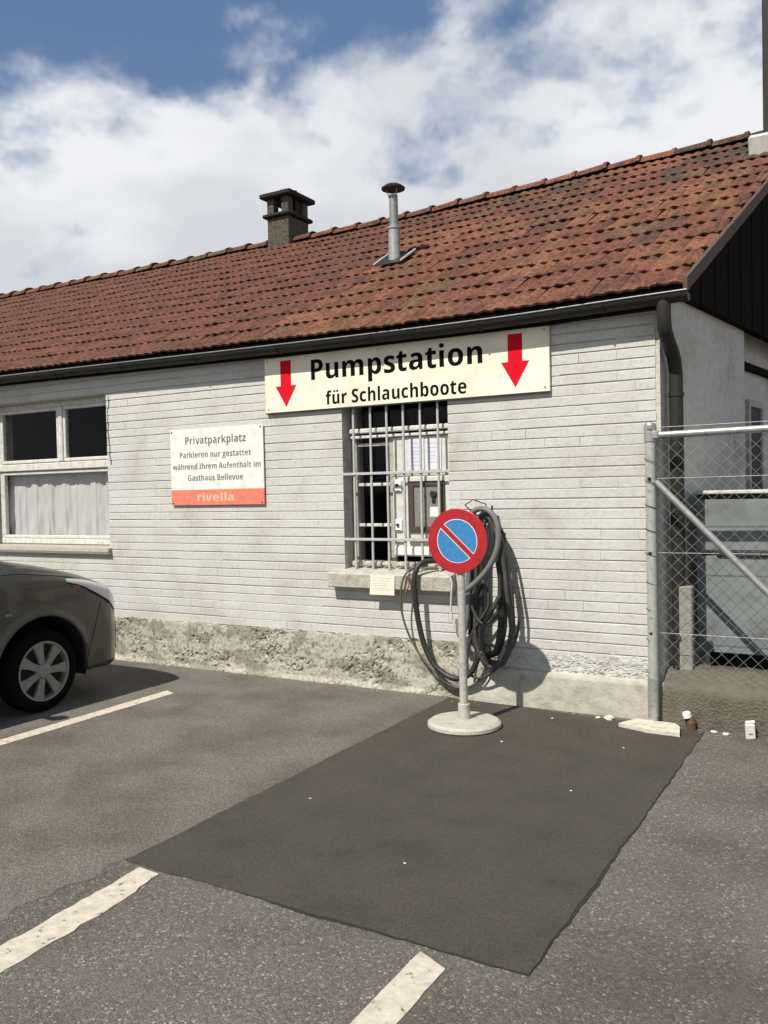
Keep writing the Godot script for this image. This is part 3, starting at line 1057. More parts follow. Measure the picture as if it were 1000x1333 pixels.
func make_roof(house: Node3D) -> void:
	# boarding under the tiles, front and rear slope
	var st := new_st(false)
	var rows_top: Array = []
	var rows_bot: Array = []
	var nx := 40
	for j in 9:
		var t := j / 8.0
		var a := PackedVector3Array()
		var b := PackedVector3Array()
		for i in nx + 1:
			var z := lerpf(ZE, ZR, t)
			var x := lerpf(RX0 - 0.2, verge_x(z) - 0.02, float(i) / nx)
			a.append(roof_pt(x, t, -0.012))
			b.append(roof_pt(x, t, -0.075))
		rows_top.append(a)
		rows_bot.append(b)
	# rear slope mirrored
	for j in range(1, 9):
		var t := j / 8.0
		var a := PackedVector3Array()
		var b := PackedVector3Array()
		for i in nx + 1:
			var z := lerpf(ZR, ZR - (ZE - ZR), t)
			var x := lerpf(RX0 - 0.2, verge_x(z) - 0.02, float(i) / nx)
			var p := roof_pt(x, 1.0 - t, -0.012)
			var q := roof_pt(x, 1.0 - t, -0.075)
			a.append(Vector3(x, p.y, 2 * ZR - p.z))
			b.append(Vector3(x, q.y, 2 * ZR - q.z))
		rows_top.append(a)
		rows_bot.append(b)
	grid(st, rows_top, true)
	st.set_smooth_group(2)
	grid(st, rows_bot, false)
	st.set_smooth_group(-1)
	var last := rows_top.size() - 1
	for i in nx:
		quad(st, rows_top[0][i], rows_top[0][i + 1], rows_bot[0][i + 1], rows_bot[0][i], Vector3.BACK)
		quad(st, rows_top[last][i], rows_top[last][i + 1], rows_bot[last][i + 1], rows_bot[last][i], Vector3.FORWARD)
	for j in last:
		quad(st, rows_top[j][nx], rows_top[j + 1][nx], rows_bot[j + 1][nx], rows_bot[j][nx], Vector3.RIGHT)
		quad(st, rows_top[j][0], rows_top[j + 1][0], rows_bot[j + 1][0], rows_bot[j][0], Vector3.LEFT)
	var roof := obj("roof", st, M.eave_wood, house)
	# rear slope covering
	var rs := new_st(false)
	var rr: Array = []
	for j in 9:
		var a := PackedVector3Array()
		for i in nx + 1:
			var p: Vector3 = rows_top[8 + j][i]
			a.append(p + Vector3(0, 0.03 + 0.012 * (j % 2), 0))
		rr.append(a)
	grid(rs, rr, true)
	obj("rear_tiles", rs, M.tile_1, roof)
	# tiles
	for k in 5:
		tile_variants.append(tile_mesh(k))
	var nz := FastNoiseLite.new()
	nz.seed = 77
	nz.frequency = 0.55
	nz.fractal_octaves = 3
	var ROWS := 13
	var items: Array = []
	for k in ROWS:
		var t := (k + 0.0) / (ROWS - 0.15)
		var z := lerpf(ZE, ZR, t)
		var x := verge_x(z) - 0.102 - (0.0 if k % 2 == 0 else 0.0)
		var off := 0.0 if k % 2 == 0 else 0.1
		x -= off
		if k % 2 == 1:
			items.append([k, x + 0.2 + 0.0, true])
		while x > RX0 - 0.2:
			items.append([k, x, false])
			x -= 0.2
	var things: Array = []
	for it in items:
		var k: int = it[0]
		var x: float = it[1]
		var t := k / (ROWS - 0.15)
		var p := roof_pt(x, t - 0.004, 0.004 + rng.randf_range(-0.002, 0.003))
		var a := roof_pt(x, t, 0.0)
		var b := roof_pt(x, t + 0.02, 0.0)
		var down := (a - b).normalized()
		var side := (roof_pt(x + 0.3, t) - roof_pt(x - 0.3, t)).normalized()
		var up := down.cross(side).normalized()
		side = up.cross(down).normalized()
		var bs := Basis(side, up, down)
		if it[2]:
			bs = Basis(side * 0.52, up, down)
			p -= side * 0.052
		bs = bs * Basis.from_euler(Vector3(rng.randf_range(-0.012, 0.03), rng.randf_range(-0.022, 0.022), rng.randf_range(-0.035, 0.035)))
		p += down * rng.randf_range(-0.012, 0.012)
		# colour: clay reds on the whole, a sooty area high on the right, mossy streak in the middle
		var v := nz.get_noise_2d(x, t * 5.0) + rng.randf_range(-0.16, 0.16)
		var soot := smoothstep(0.62, 0.8, t) * smoothstep(-2.2, -1.5, x)
		var moss := exp(-pow((x + 2.9 + (t - 0.6) * 1.5) / 0.55, 2.0)) * smoothstep(0.35, 0.55, t) * 0.75
		var c := 0
		if rng.randf() < soot * 0.9:
			c = [6, 5, 6, 3][rng.randi() % 4]
		elif rng.randf() < moss * 0.7:
			c = [6, 7, 5, 7, 3][rng.randi() % 5]
		elif x < -4.5:
			c = [1, 1, 3, 1, 3, 3][rng.randi() % 6] if v > -0.25 else [3, 5, 1, 3, 3][rng.randi() % 5]
		elif v > 0.16:
			c = [2, 2, 2, 4, 0][rng.randi() % 5]
		elif v > -0.16:
			c = [0, 0, 1, 0, 2, 4][rng.randi() % 6]
		else:
			c = [1, 0, 3, 1, 7, 5][rng.randi() % 6]
		things.append([Transform3D(bs, p), c, rng.randi() % 5])
	var eye := Vector3(0, 1.58, 5.88)
	things.sort_custom(func(a, b): return a[0].origin.distance_squared_to(eye) < b[0].origin.distance_squared_to(eye))
	var rest: Array = []
	for i in 8:
		rest.append(new_st())
	for i in things.size():
		var e: Array = things[i]
		if i < 300:
			var o := put("tile", tile_variants[e[2]], M["tile_%d" % e[1]], roof)
			o.transform = e[0]
		else:
			rest[e[1]].append_from(tile_variants[e[2]], 0, e[0])
	var am := ArrayMesh.new()
	var used := 0
	for i in 8:
		var before := am.get_surface_count()
		rest[i].commit(am)
		if am.get_surface_count() > before:
			am.surface_set_material(used, M["tile_%d" % i])
			used += 1
	put("far_tiles", am, null, roof).set_meta("kind", "stuff")
	# ridge tiles: half rounds with a collar at one end
	var cap := new_st()
	var prof: Array = []
	for seg in [[-0.20, 0.105], [0.145, 0.118], [0.15, 0.132], [0.19, 0.135], [0.195, 0.12]]:
		var row := PackedVector3Array()
		for i in 11:
			var a := PI * i / 10.0
			row.append(Vector3(seg[0], sin(a) * seg[1] * 0.78 - 0.01, cos(a) * seg[1] * 1.15))
		prof.append(row)
	for i in prof.size() - 1:
		cap.set_smooth_group(i + 1)
		grid(cap, [prof[i], prof[i + 1]], true)
	var cm := done(cap)
	var x := -0.62
	var i2 := 0
	while x > RX0 - 0.1:
		var y := cr(ridge_tab, x)
		var slope := (cr(ridge_tab, x + 0.3) - cr(ridge_tab, x - 0.3)) / 0.6
		var col: int = [1, 3, 0, 7, 5][rng.randi() % 5]
		if x > -1.9:
			col = [5, 6][i2 % 2]
		elif x > -3.6:
			col = [2, 0, 1, 2][i2 % 4]
		var o := put("ridge_tile", cm, M["tile_%d" % col], roof)
		o.transform = Transform3D(Basis.from_euler(Vector3(rng.randf_range(-0.04, 0.04), rng.randf_range(-0.03, 0.03), slope + rng.randf_range(-0.015, 0.03))), Vector3(x, y + 0.005 + rng.randf_range(-0.006, 0.006), ZR))
		x -= 0.36
		i2 += 1
	# verge board along the skewed gable
	var vb := new_st()
	var e0 := roof_pt(verge_x(ZE), 0.0)
	var e1 := roof_pt(verge_x(ZR), 1.0)
	var e2 := Vector3(verge_x(2 * ZR - ZE), e0.y, 2 * ZR - ZE)
	for s in [[e0, e1], [e1, e2]]:
		var a: Vector3 = s[0]
		var b: Vector3 = s[1]
		for q in [[0.045, -0.045, 0.0, 0.028]]:
			var p0 := a + Vector3(q[2], q[0], 0)
			var p1 := b + Vector3(q[2], q[0], 0)
			var p2 := b + Vector3(q[2], q[1], 0)
			var p3 := a + Vector3(q[2], q[1], 0)
			var w := Vector3(q[3], 0, 0)
			quad(vb, p0 + w, p1 + w, p2 + w, p3 + w, Vector3.RIGHT)
			quad(vb, p0, p1, p2, p3, Vector3.LEFT)
			quad(vb, p0, p1, p1 + w, p0 + w, Vector3.UP)
			quad(vb, p3, p2, p2 + w, p3 + w, Vector3.DOWN)
			quad(vb, p0, p3, p3 + w, p0 + w, a - b)
			quad(vb, p1, p2, p2 + w, p1 + w, b - a)
	obj("verge_board", vb, M.verge_wood, roof)
	# eave board closing the space above the wall
	var eb := new_st()
	for i in 30:
		var xa := lerpf(RX0, -1.2, i / 30.0)
		var xb := lerpf(RX0, -1.2, (i + 1) / 30.0)
		var ya := lip(xa)
		var yb := lip(xb)
		quad(eb, Vector3(xa, ya + 0.03, 0.05), Vector3(xb, yb + 0.03, 0.05), Vector3(xb, yb - 0.068, 0.05), Vector3(xa, ya - 0.068, 0.05), Vector3.BACK)
		quad(eb, Vector3(xa, ya - 0.068, 0.05), Vector3(xb, yb - 0.068, 0.05), Vector3(xb, yb - 0.068, -0.05), Vector3(xa, ya - 0.068, -0.05), Vector3.DOWN)
		quad(eb, Vector3(xa, ya + 0.03, 0.05), Vector3(xb, yb + 0.03, 0.05), Vector3(xb, yb + 0.03, -0.05), Vector3(xa, ya + 0.03, -0.05), Vector3.UP)
	obj("eave_board", eb, M.eave_wood, roof)

func make_gutter(house: Node3D) -> void:
	var st := new_st(false)
	var xs: Array = []
	for i in 61:
		xs.append(lerpf(RX0, -1.06, i / 60.0))
	var ro: Array = []
	var ri: Array = []
	for x in xs:
		var a := PackedVector3Array()
		var b := PackedVector3Array()
		for k in 13:
			var an := PI * k / 12.0
			a.append(Vector3(x, lip(x) - sin(an) * 0.062, 0.122 + cos(an) * 0.06))
			b.append(Vector3(x, lip(x) - sin(an) * 0.058, 0.122 + cos(an) * 0.056))
		ro.append(a)
		ri.append(b)
	grid(st, ro, false)
	st.set_smooth_group(3)
	grid(st, ri, true)
	st.set_smooth_group(-1)
	for k in range(1, 11):
		tri(st, ro[60][0], ro[60][k], ro[60][k + 1], Vector3.RIGHT)
	var g := obj("gutter", st, M.dark_metal, house)
	var bead := new_st(false)
	var path := PackedVector3Array()
	for x in xs:
		path.append(Vector3(x, lip(x) + 0.001, 0.184))
	tube(bead, path, 0.006, 6)
	obj("bead", bead, M.zinc, g)
	var i := 0
	var x := -1.6
	while x > -13.5:
		var hk := new_st()
		var pts := PackedVector3Array()
		for k in 9:
			var an := PI * k / 8.0
			pts.append(Vector3(x, lip(x) - sin(an) * 0.066, 0.122 + cos(an) * 0.064))
		tube(hk, pts, 0.006, 5)
		obj("bracket", hk, M.dark_metal, g)
		x -= 0.9
		i += 1
	# downpipe with its swan neck round the corner
	var dp := new_st(false)
	tube(dp, smooth_path([Vector3(-1.215, 2.775, 0.122), Vector3(-1.215, 2.66, 0.122), Vector3(-1.212, 2.56, 0.085), Vector3(-1.196, 2.44, -0.05), Vector3(-1.19, 2.34, -0.09), Vector3(-1.188, 2.2, -0.095), Vector3(-1.188, 1.2, -0.095), Vector3(-1.188, 0.06, -0.095)], 0.05), 0.046, 16)
	var d := obj("downpipe", dp, M.dark_metal, house)
	for y in [2.18, 1.25, 0.55]:
		var cl := new_st()
		lathe(cl, [[0.0462, -0.016], [0.051, -0.014], [0.051, 0.014], [0.0462, 0.016]], Vector3(-1.188, y, -0.095), 16)
		obj("clip", cl, M.dark_metal, d)

func make_chimneys(house: Node3D) -> void:
	# masonry chimney on the ridge: shaft, ledge, four piers, slab and ridge stones
	var X1 := -6.845
	var X0 := -7.20
	var Z1 := -3.55
	var Z0 := -4.02
	var cx := (X0 + X1) * 0.5
	var cz := (Z0 + Z1) * 0.5
	var ch := obj("chimney", boxm(X0, X1, 4.5, 5.295, Z0, Z1, 0.01), M.chimney, house)
	obj("ledge", boxm(X0 - 0.05, X1 + 0.05, 5.295, 5.345, Z0 - 0.05, Z1 + 0.05, 0.015), M.chimney_cap, ch)
	for x in [X0 + 0.055, X1 - 0.06]:
		for z in [Z0 + 0.06, Z1 - 0.06]:
			obj("pier", boxm(x - 0.055, x + 0.055, 5.345, 5.555, z - 0.06, z + 0.06, 0.006), M.chimney, ch)
	for z in [cz]:
		obj("pier", boxm(X1 - 0.10, X1 - 0.01, 5.345, 5.555, z - 0.05, z + 0.05, 0.006), M.chimney_cap, ch)
	obj("cap_slab", boxm(X0 - 0.075, X1 + 0.075, 5.555, 5.615, Z0 - 0.075, Z1 + 0.075, 0.012), M.chimney_cap, ch)
	var top := new_st()
	var lo := [Vector3(X0 - 0.07, 5.615, Z0 - 0.06), Vector3(X1 + 0.07, 5.615, Z0 - 0.06), Vector3(X1 + 0.07, 5.615, Z1 + 0.06), Vector3(X0 - 0.07, 5.615, Z1 + 0.06)]
	var hi := [Vector3(cx - 0.06, 5.70, cz - 0.1), Vector3(cx + 0.06, 5.70, cz - 0.1), Vector3(cx + 0.06, 5.69, cz + 0.1), Vector3(cx - 0.06, 5.69, cz + 0.1)]
	for k in 4:
		var l := (k + 1) % 4
		quad(top, lo[k], lo[l], hi[l], hi[k], (lo[k] + lo[l]) * 0.5 - Vector3(cx, 5.5, cz))
	quad(top, hi[0], hi[1], hi[2], hi[3], Vector3.UP)
	quad(top, lo[0], lo[1], lo[2], lo[3], Vector3.DOWN)
	obj("cap_roof", top, M.chimney_cap, ch)
	for k in 3:
		var rt := new_st()
		box(rt, Vector3(cx - 0.06 + 0.06 * k, 5.70, cz + rng.randf_range(-0.06, 0.1)), Vector3(0.09, 0.035, 0.12), 0.014, Basis.from_euler(Vector3(rng.randf_range(-0.3, 0.3), rng.randf_range(-0.5, 0.5), rng.randf_range(-0.2, 0.2))))
		obj("cap_stone", rt, M.chimney_cap, ch)
	# metal vent pipe with a round hat
	var vt := new_st(false)
	var vx := -4.135
	var vz := -1.57
	lathe(vt, [[0.0, 4.145], [0.043, 4.145], [0.043, 4.475], [0.0, 4.475]], Vector3(vx, 0, vz), 20)
	var v := obj("vent_pipe", vt, M.zinc, house)
	var vl := new_st(false)
	lathe(vl, [[0.0, 3.7], [0.062, 3.7], [0.056, 4.14], [0.066, 4.145], [0.066, 4.165], [0.05, 4.168], [0.0, 4.168]], Vector3(vx, 0, vz), 20)
	obj("sleeve", vl, M.galvanised, v)
	var hat := new_st(false)
	lathe(hat, [[0.0, 4.535], [0.115, 4.53], [0.117, 4.545], [0.07, 4.575], [0.0, 4.59]], Vector3(vx, 0, vz), 24)
	obj("hat", hat, M.dark_metal, v)
	for a in 3:
		var lg := new_st(false)
		var an := a * TAU / 3.0 + 0.5
		tube(lg, PackedVector3Array([Vector3(vx + cos(an) * 0.042, 4.45, vz + sin(an) * 0.042), Vector3(vx + cos(an) * 0.07, 4.54, vz + sin(an) * 0.07)]), 0.005, 6)
		obj("stay", lg, M.zinc, v)
	var fl := new_st()
	var bs := Basis.from_euler(Vector3(0.52, 0, 0))
	box(fl, Vector3(vx, 3.86, vz + 0.0), Vector3(0.30, 0.012, 0.36), 0.003, bs)
	obj("flashing", fl, M.dark_metal, v)
	for s in [-1.0, 1.0]:
		var fs := new_st()
		box(fs, Vector3(vx + s * 0.15, 3.872, vz), Vector3(0.015, 0.02, 0.36), 0.004, bs)
		obj("flashing_edge", fs, M.flashing, v)
	# dark flue at the right end of the ridge
	var f := obj("flue", boxm(-0.95, -0.68, 4.3, 7.4, -3.3, -3.02, 0.01), M.dark_metal, house)
	var fb := new_st()
	box(fb, Vector3(-0.86, 4.78, -3.14), Vector3(0.42, 0.22, 0.42), 0.02, Basis.from_euler(Vector3(0.3, 0, 0)))
	obj("flashing", fb, M.flashing, f)


# =================================================================== signs
func arrow(cx: float, top: float, tip: float, neck: float, sw: float, hw: float, z: float, parent: Node) -> void:
	var st := new_st()
	prism(st, V2([cx - sw, top, cx + sw, top, cx + sw, neck, cx + hw, neck, cx, tip, cx - hw, neck, cx - sw, neck]), Vector3(0, 0, z), Vector3.RIGHT, Vector3.UP, Vector3.BACK, 0.0012)
	obj("arrow", st, M.red_print, parent)

func make_station_sign() -> void:
	var s := thing("station_sign", "wide cream sign with two red arrows and the black word Pumpstation under the eave", "sign", Vector3(-3.28, 2.257, 0.0))
	s.position = Vector3.ZERO
	obj("board", boxm(-4.535, -2.02, 2.255, 2.715, 0.012, 0.03, 0.003), M.cream, s)
	obj("edge", boxm(-4.530, -2.025, 2.2465, 2.2548, 0.012, 0.027), M.black_plastic, s)
	lettering("Pumpstation", true, -4.055, -2.53, 2.5, 0.165, 0.0302, M.black_print, s)
	lettering("für Schlauchboote", true, -3.916, -2.662, 2.289, 0.106, 0.0302, M.black_print, s)
	arrow(-4.313, 2.684, 2.297, 2.474, 0.054, 0.108, 0.0302, s)
	arrow(-2.276, 2.684, 2.30, 2.486, 0.055, 0.108, 0.0302, s)
	for p in [[-4.50, 2.285], [-4.50, 2.69], [-2.055, 2.285], [-2.055, 2.69]]:
		var st := new_st(false)
		lathe(st, [[0.006, 0.0], [0.006, 0.003], [0.0, 0.004]], Vector3(p[0], p[1], 0.030), 10, Basis.from_euler(Vector3(PI / 2, 0, 0)))
		obj("screw", st, M.screw, s)

func make_parking_notice() -> void:
	var s := thing("parking_notice", "white enamel notice with grey writing and an orange-red foot band beside the left window", "sign")
	obj("plate", boxm(-5.645, -4.575, 1.622, 2.17, 0.012, 0.022, 0.002), M.enamel, s)
	obj("band", boxm(-5.645, -4.575, 1.484, 1.6218, 0.012, 0.0225, 0.002), M.salmon, s)
	lettering("Privatparkplatz", true, -5.46, -4.762, 2.033, 0.068, 0.0222, M.grey_print, s)
	lettering("Parkieren nur gestattet", true, -5.53, -4.71, 1.912, 0.052, 0.0222, M.grey_print, s)
	lettering("während Ihrem Aufenthalt im", true, -5.62, -4.605, 1.808, 0.05, 0.0222, M.grey_print, s)
	lettering("Gasthaus Bellevue", true, -5.44, -4.803, 1.704, 0.052, 0.0222, M.grey_print, s)
	lettering("rivella", true, -5.33, -4.912, 1.52, 0.07, 0.0227, M.faded_print, s)
	for p in [[-5.625, 2.15], [-4.60, 2.15], [-5.62, 1.502], [-4.60, 1.502]]:
		var st := new_st(false)
		lathe(st, [[0.008, 0.0], [0.008, 0.003], [0.0, 0.005]], Vector3(p[0], p[1], 0.0225), 10, Basis.from_euler(Vector3(PI / 2, 0, 0)))
		obj("screw", st, M.screw, s)

func make_no_parking_sign() -> void:
	var c := Vector3(-2.41, 0, 0.72)
	var s := thing("no_parking_sign", "round red and blue no parking sign on a grey pole with a white round foot", "road sign", c)
	var st := new_st(false)
	lathe(st, [[0.238, 0.007], [0.245, 0.015], [0.243, 0.035], [0.225, 0.048], [0.06, 0.058], [0.0, 0.058]], Vector3.ZERO, 48)
	lathe(st, [[0.0, 0.007], [0.238, 0.007]], Vector3.ZERO, 48)
	obj("foot", st, M.base_paint, s)
	var co := new_st(false)
	lathe(co, [[0.04, 0.056], [0.04, 0.155], [0.036, 0.16], [0.028, 0.16]], Vector3.ZERO, 20)
	obj("collar", co, M.base_paint, s)
	var po := new_st(false)
	tube(po, PackedVector3Array([Vector3(0, 0.06, 0), Vector3(-0.004, 1.43, 0)]), 0.027, 18)
	obj("pole", po, M.pole_paint, s)
	var face := Basis.from_euler(Vector3(PI / 2, 0, 0))
	var dc := Vector3(-0.01, 1.238, 0.034)
	var R := 0.214
	var ds := new_st(false)
	lathe(ds, [[0.0, -0.006], [R - 0.002, -0.006], [R, -0.003], [R, 0.001], [R - 0.003, 0.003], [0.0, 0.003]], dc, 64, face)
	var disc := obj("disc", ds, M.sign_red, s)
	var br := new_st()
	box(br, dc + Vector3(0, 0.08, -0.012), Vector3(0.12, 0.03, 0.014), 0.003)
	box(br, dc + Vector3(0, -0.08, -0.012), Vector3(0.12, 0.03, 0.014), 0.003)
	obj("bracket", br, M.zinc, s)
	# the two blue halves with their white rims, cut by the red slash
	for half in [1.0, -1.0]:
		for lay in 2:
			var r := 0.145 if lay == 0 else 0.1405
			var gap := 0.017 if lay == 0 else 0.0215
			var pts := PackedVector2Array()
			var a0 := asin(gap / r)
			for k in 33:
				var a := lerpf(a0, PI - a0, k / 32.0)
				var q: Vector2 = Vector2(cos(a) * r, sin(a) * r) * half
				pts.append(q.rotated(deg_to_rad(-43.0)))
			var hs := new_st()
			prism(hs, pts, dc + Vector3(0, 0, 0.0032 + lay * 0.0008), Vector3.RIGHT, Vector3.UP, Vector3.BACK, 0.0006)
			obj("white_rim" if lay == 0 else "blue_field", hs, M.sign_white if lay == 0 else M.sign_blue, disc)


# =================================================================== things in and on the windows
func make_control_panel() -> void:
	var s := thing("pump_control_panel", "white pump control board with a brown framed coin box behind the window bars", "control panel")
	obj("board", boxm(-3.385, -2.85, 1.055, 2.0, -0.135, -0.125, 0.003), M.panel_white, s)
	obj("joint", boxm(-3.383, -2.852, 1.69, 1.715, -0.1248, -0.118, 0.003), M.grey_wood, s)
	obj("strip", boxm(-3.385, -3.285, 1.165, 1.665, -0.1245, -0.105, 0.005), M.panel_white, s)
	for y in [1.615, 1.30]:
		var so := obj("socket", boxm(-3.372, -3.298, y - 0.05, y + 0.05, -0.1048, -0.09, 0.008), M.sign_white, s)
		var st := new_st(false)
		lathe(st, [[0.0, 0.0], [0.012, 0.0], [0.012, 0.012], [0.0, 0.013]], Vector3(-3.335, y + 0.005, -0.0898), 14, Basis.from_euler(Vector3(PI / 2, 0, 0)))
		obj("knob", st, M.black_plastic, so)
		obj("mark", boxm(-3.362, -3.308, y - 0.043, y - 0.037, -0.0898, -0.0886), M.black_plastic, so)
	var cb := obj("coin_box", boxm(-3.255, -2.86, 1.195, 1.685, -0.1245, -0.075, 0.006), M.panel_white, s)
	var f := new_st()
	var a := [-3.218, -2.905, 1.25, 1.648]
	box(f, Vector3((a[0] + a[1]) * 0.5, a[3] - 0.02, -0.066), Vector3(a[1] - a[0], 0.04, 0.017), 0.003)
	box(f, Vector3((a[0] + a[1]) * 0.5, a[2] + 0.02, -0.066), Vector3(a[1] - a[0], 0.04, 0.017), 0.003)
	for x in [a[0] + 0.022, a[1] - 0.022]:
		box(f, Vector3(x, (a[2] + a[3]) * 0.5, -0.066), Vector3(0.044, a[3] - a[2] - 0.08, 0.0165), 0.003)
	obj("frame", f, M.brown_frame, cb)
	obj("steel_door", boxm(-3.174, -2.949, 1.29, 1.608, -0.0748, -0.068, 0.003), M.steel_door, cb)
	var lk := new_st(false)
	lathe(lk, [[0.026, 0.0], [0.03, 0.004], [0.03, 0.01], [0.022, 0.014], [0.0, 0.014]], Vector3(-3.0, 1.545, -0.068), 20, Basis.from_euler(Vector3(PI / 2, 0, 0)))
	box(lk, Vector3(-3.0, 1.5, -0.064), Vector3(0.03, 0.05, 0.01), 0.003)
	obj("lock", lk, M.black_plastic, cb)
	obj("sticker", boxm(-3.035, -2.965, 1.37, 1.445, -0.0678, -0.0668), M.sign_white, cb)
	var sl := new_st()
	box(sl, Vector3(-3.075, 1.525, -0.067), Vector3(0.03, 0.006, 0.003), 0.0, Basis.from_euler(Vector3(0, 0, -0.7)))
	obj("coin_slot", sl, M.black_plastic, cb)
	obj("bottom_rail", boxm(-3.385, -2.85, 1.055, 1.125, -0.1245, -0.112, 0.004), M.sign_white, s)

func note_picture(seed_: int, tint: Color) -> ImageTexture:
	var r := RandomNumberGenerator.new()
	r.seed = seed_
	var im := Image.create(96, 96, false, Image.FORMAT_RGB8)
	im.fill(tint)
	var y := 14
	while y < 82:
		var x := 12
		var end := r.randi_range(56, 86)
		while x < end:
			var w := r.randi_range(4, 11)
			im.fill_rect(Rect2i(x, y, w, 3), tint * 0.82)
			x += w + 3
		y += r.randi_range(9, 14)
	return ImageTexture.create_from_image(im)

func paper(called: String, x0: float, x1: float, y0: float, y1: float, z: float, sd: int, tint: Color, label: String, lean := 0.0) -> void:
	var st := new_st(false)
	var nx := 6
	var ny := 6
	for j in ny:
		for i in nx:
			for k in [[0, 0], [0, 1], [1, 1], [0, 0], [1, 1], [1, 0]]:
				var u: float = (i + k[0]) / float(nx)
				var v: float = (j + k[1]) / float(ny)
				st.set_uv(Vector2(u, 1.0 - v))
				st.add_vertex(Vector3(lerpf(x0, x1, u) + lean * v, lerpf(y0, y1, v), z + 0.004 * sin(u * 4.0 + sd) * (1.0 - v) + 0.003 * u * u))
	var m := StandardMaterial3D.new()
	m.resource_name = "printed_paper"
	m.albedo_texture = note_picture(sd, tint)
	m.roughness = 0.9
	m.cull_mode = BaseMaterial3D.CULL_DISABLED
	var o := obj(called, st, m)
	tag(o, label, "notice")

func make_papers() -> void:
	paper("paper_notice", -3.245, -3.105, 1.735, 1.985, -0.122, 3, Color(0.80, 0.80, 0.84), "left paper of the two stuck side by side on the white board behind the bars")
	paper("paper_notice", -3.09, -2.955, 1.735, 1.98, -0.1215, 5, Color(0.81, 0.82, 0.86), "right paper of the two stuck side by side on the white board behind the bars")
	paper("paper_notice", -3.495, -3.275, 0.765, 0.92, 0.099, 8, Color(0.86, 0.84, 0.78), "small white note hanging on the front of the window sill", 0.008)

func make_curtain() -> void:
	var st := new_st(false)
	var rows: Array = []
	var nz := FastNoiseLite.new()
	nz.seed = 4
	nz.frequency = 0.9
	for j in 13:
		var v := j / 12.0
		var row := PackedVector3Array()
		for i in 221:
			var u := i / 220.0
			var x := lerpf(-8.27, -6.53, u)
			var fold := sin(x * 62.0 + 2.2 * nz.get_noise_1d(x * 6.0) * 3.0) * 0.6 + sin(x * 27.0 + nz.get_noise_2d(x * 4.0, v * 1.6) * 3.0)
			row.append(Vector3(x, lerpf(1.15, 1.862, v), -0.225 + fold * 0.011 * (1.15 - 0.35 * v)))
		rows.append(row)
	grid(st, rows, true)
	var o := obj("net_curtain", st, M.lace)
	tag(o, "white pleated net curtain in the lower half of the left window", "curtain")


# =================================================================== hoses
func loop_pts(cx: float, top: float, bottom: float, hw: float, z: float, lean: float, start: float, turns: float, wob: float, sd: int) -> Array:
	var r := RandomNumberGenerator.new()
	r.seed = sd
	var pts: Array = []
	var n := int(18 * turns)
	for i in n + 1:
		var a := start + TAU * i / 18.0
		var lap := float(i) / 18.0
		var y := lerpf(bottom, top, 0.5 + 0.5 * cos(a)) + r.randf_range(-wob, wob)
		var s := sin(a)
		# hung hoses are narrow at the hook, wide below
		var w := hw * (0.55 + 0.45 * (1.0 - clampf((y - bottom) / (top - bottom), 0.0, 1.0)) * 1.3)
		var x := cx + w * signf(s) * pow(absf(s), 0.8) + lean * (top - y) + r.randf_range(-wob, wob)
		pts.append(Vector3(x, y, z + 0.03 * s + 0.014 * lap + r.randf_range(-wob, wob) * 0.6))
	return pts

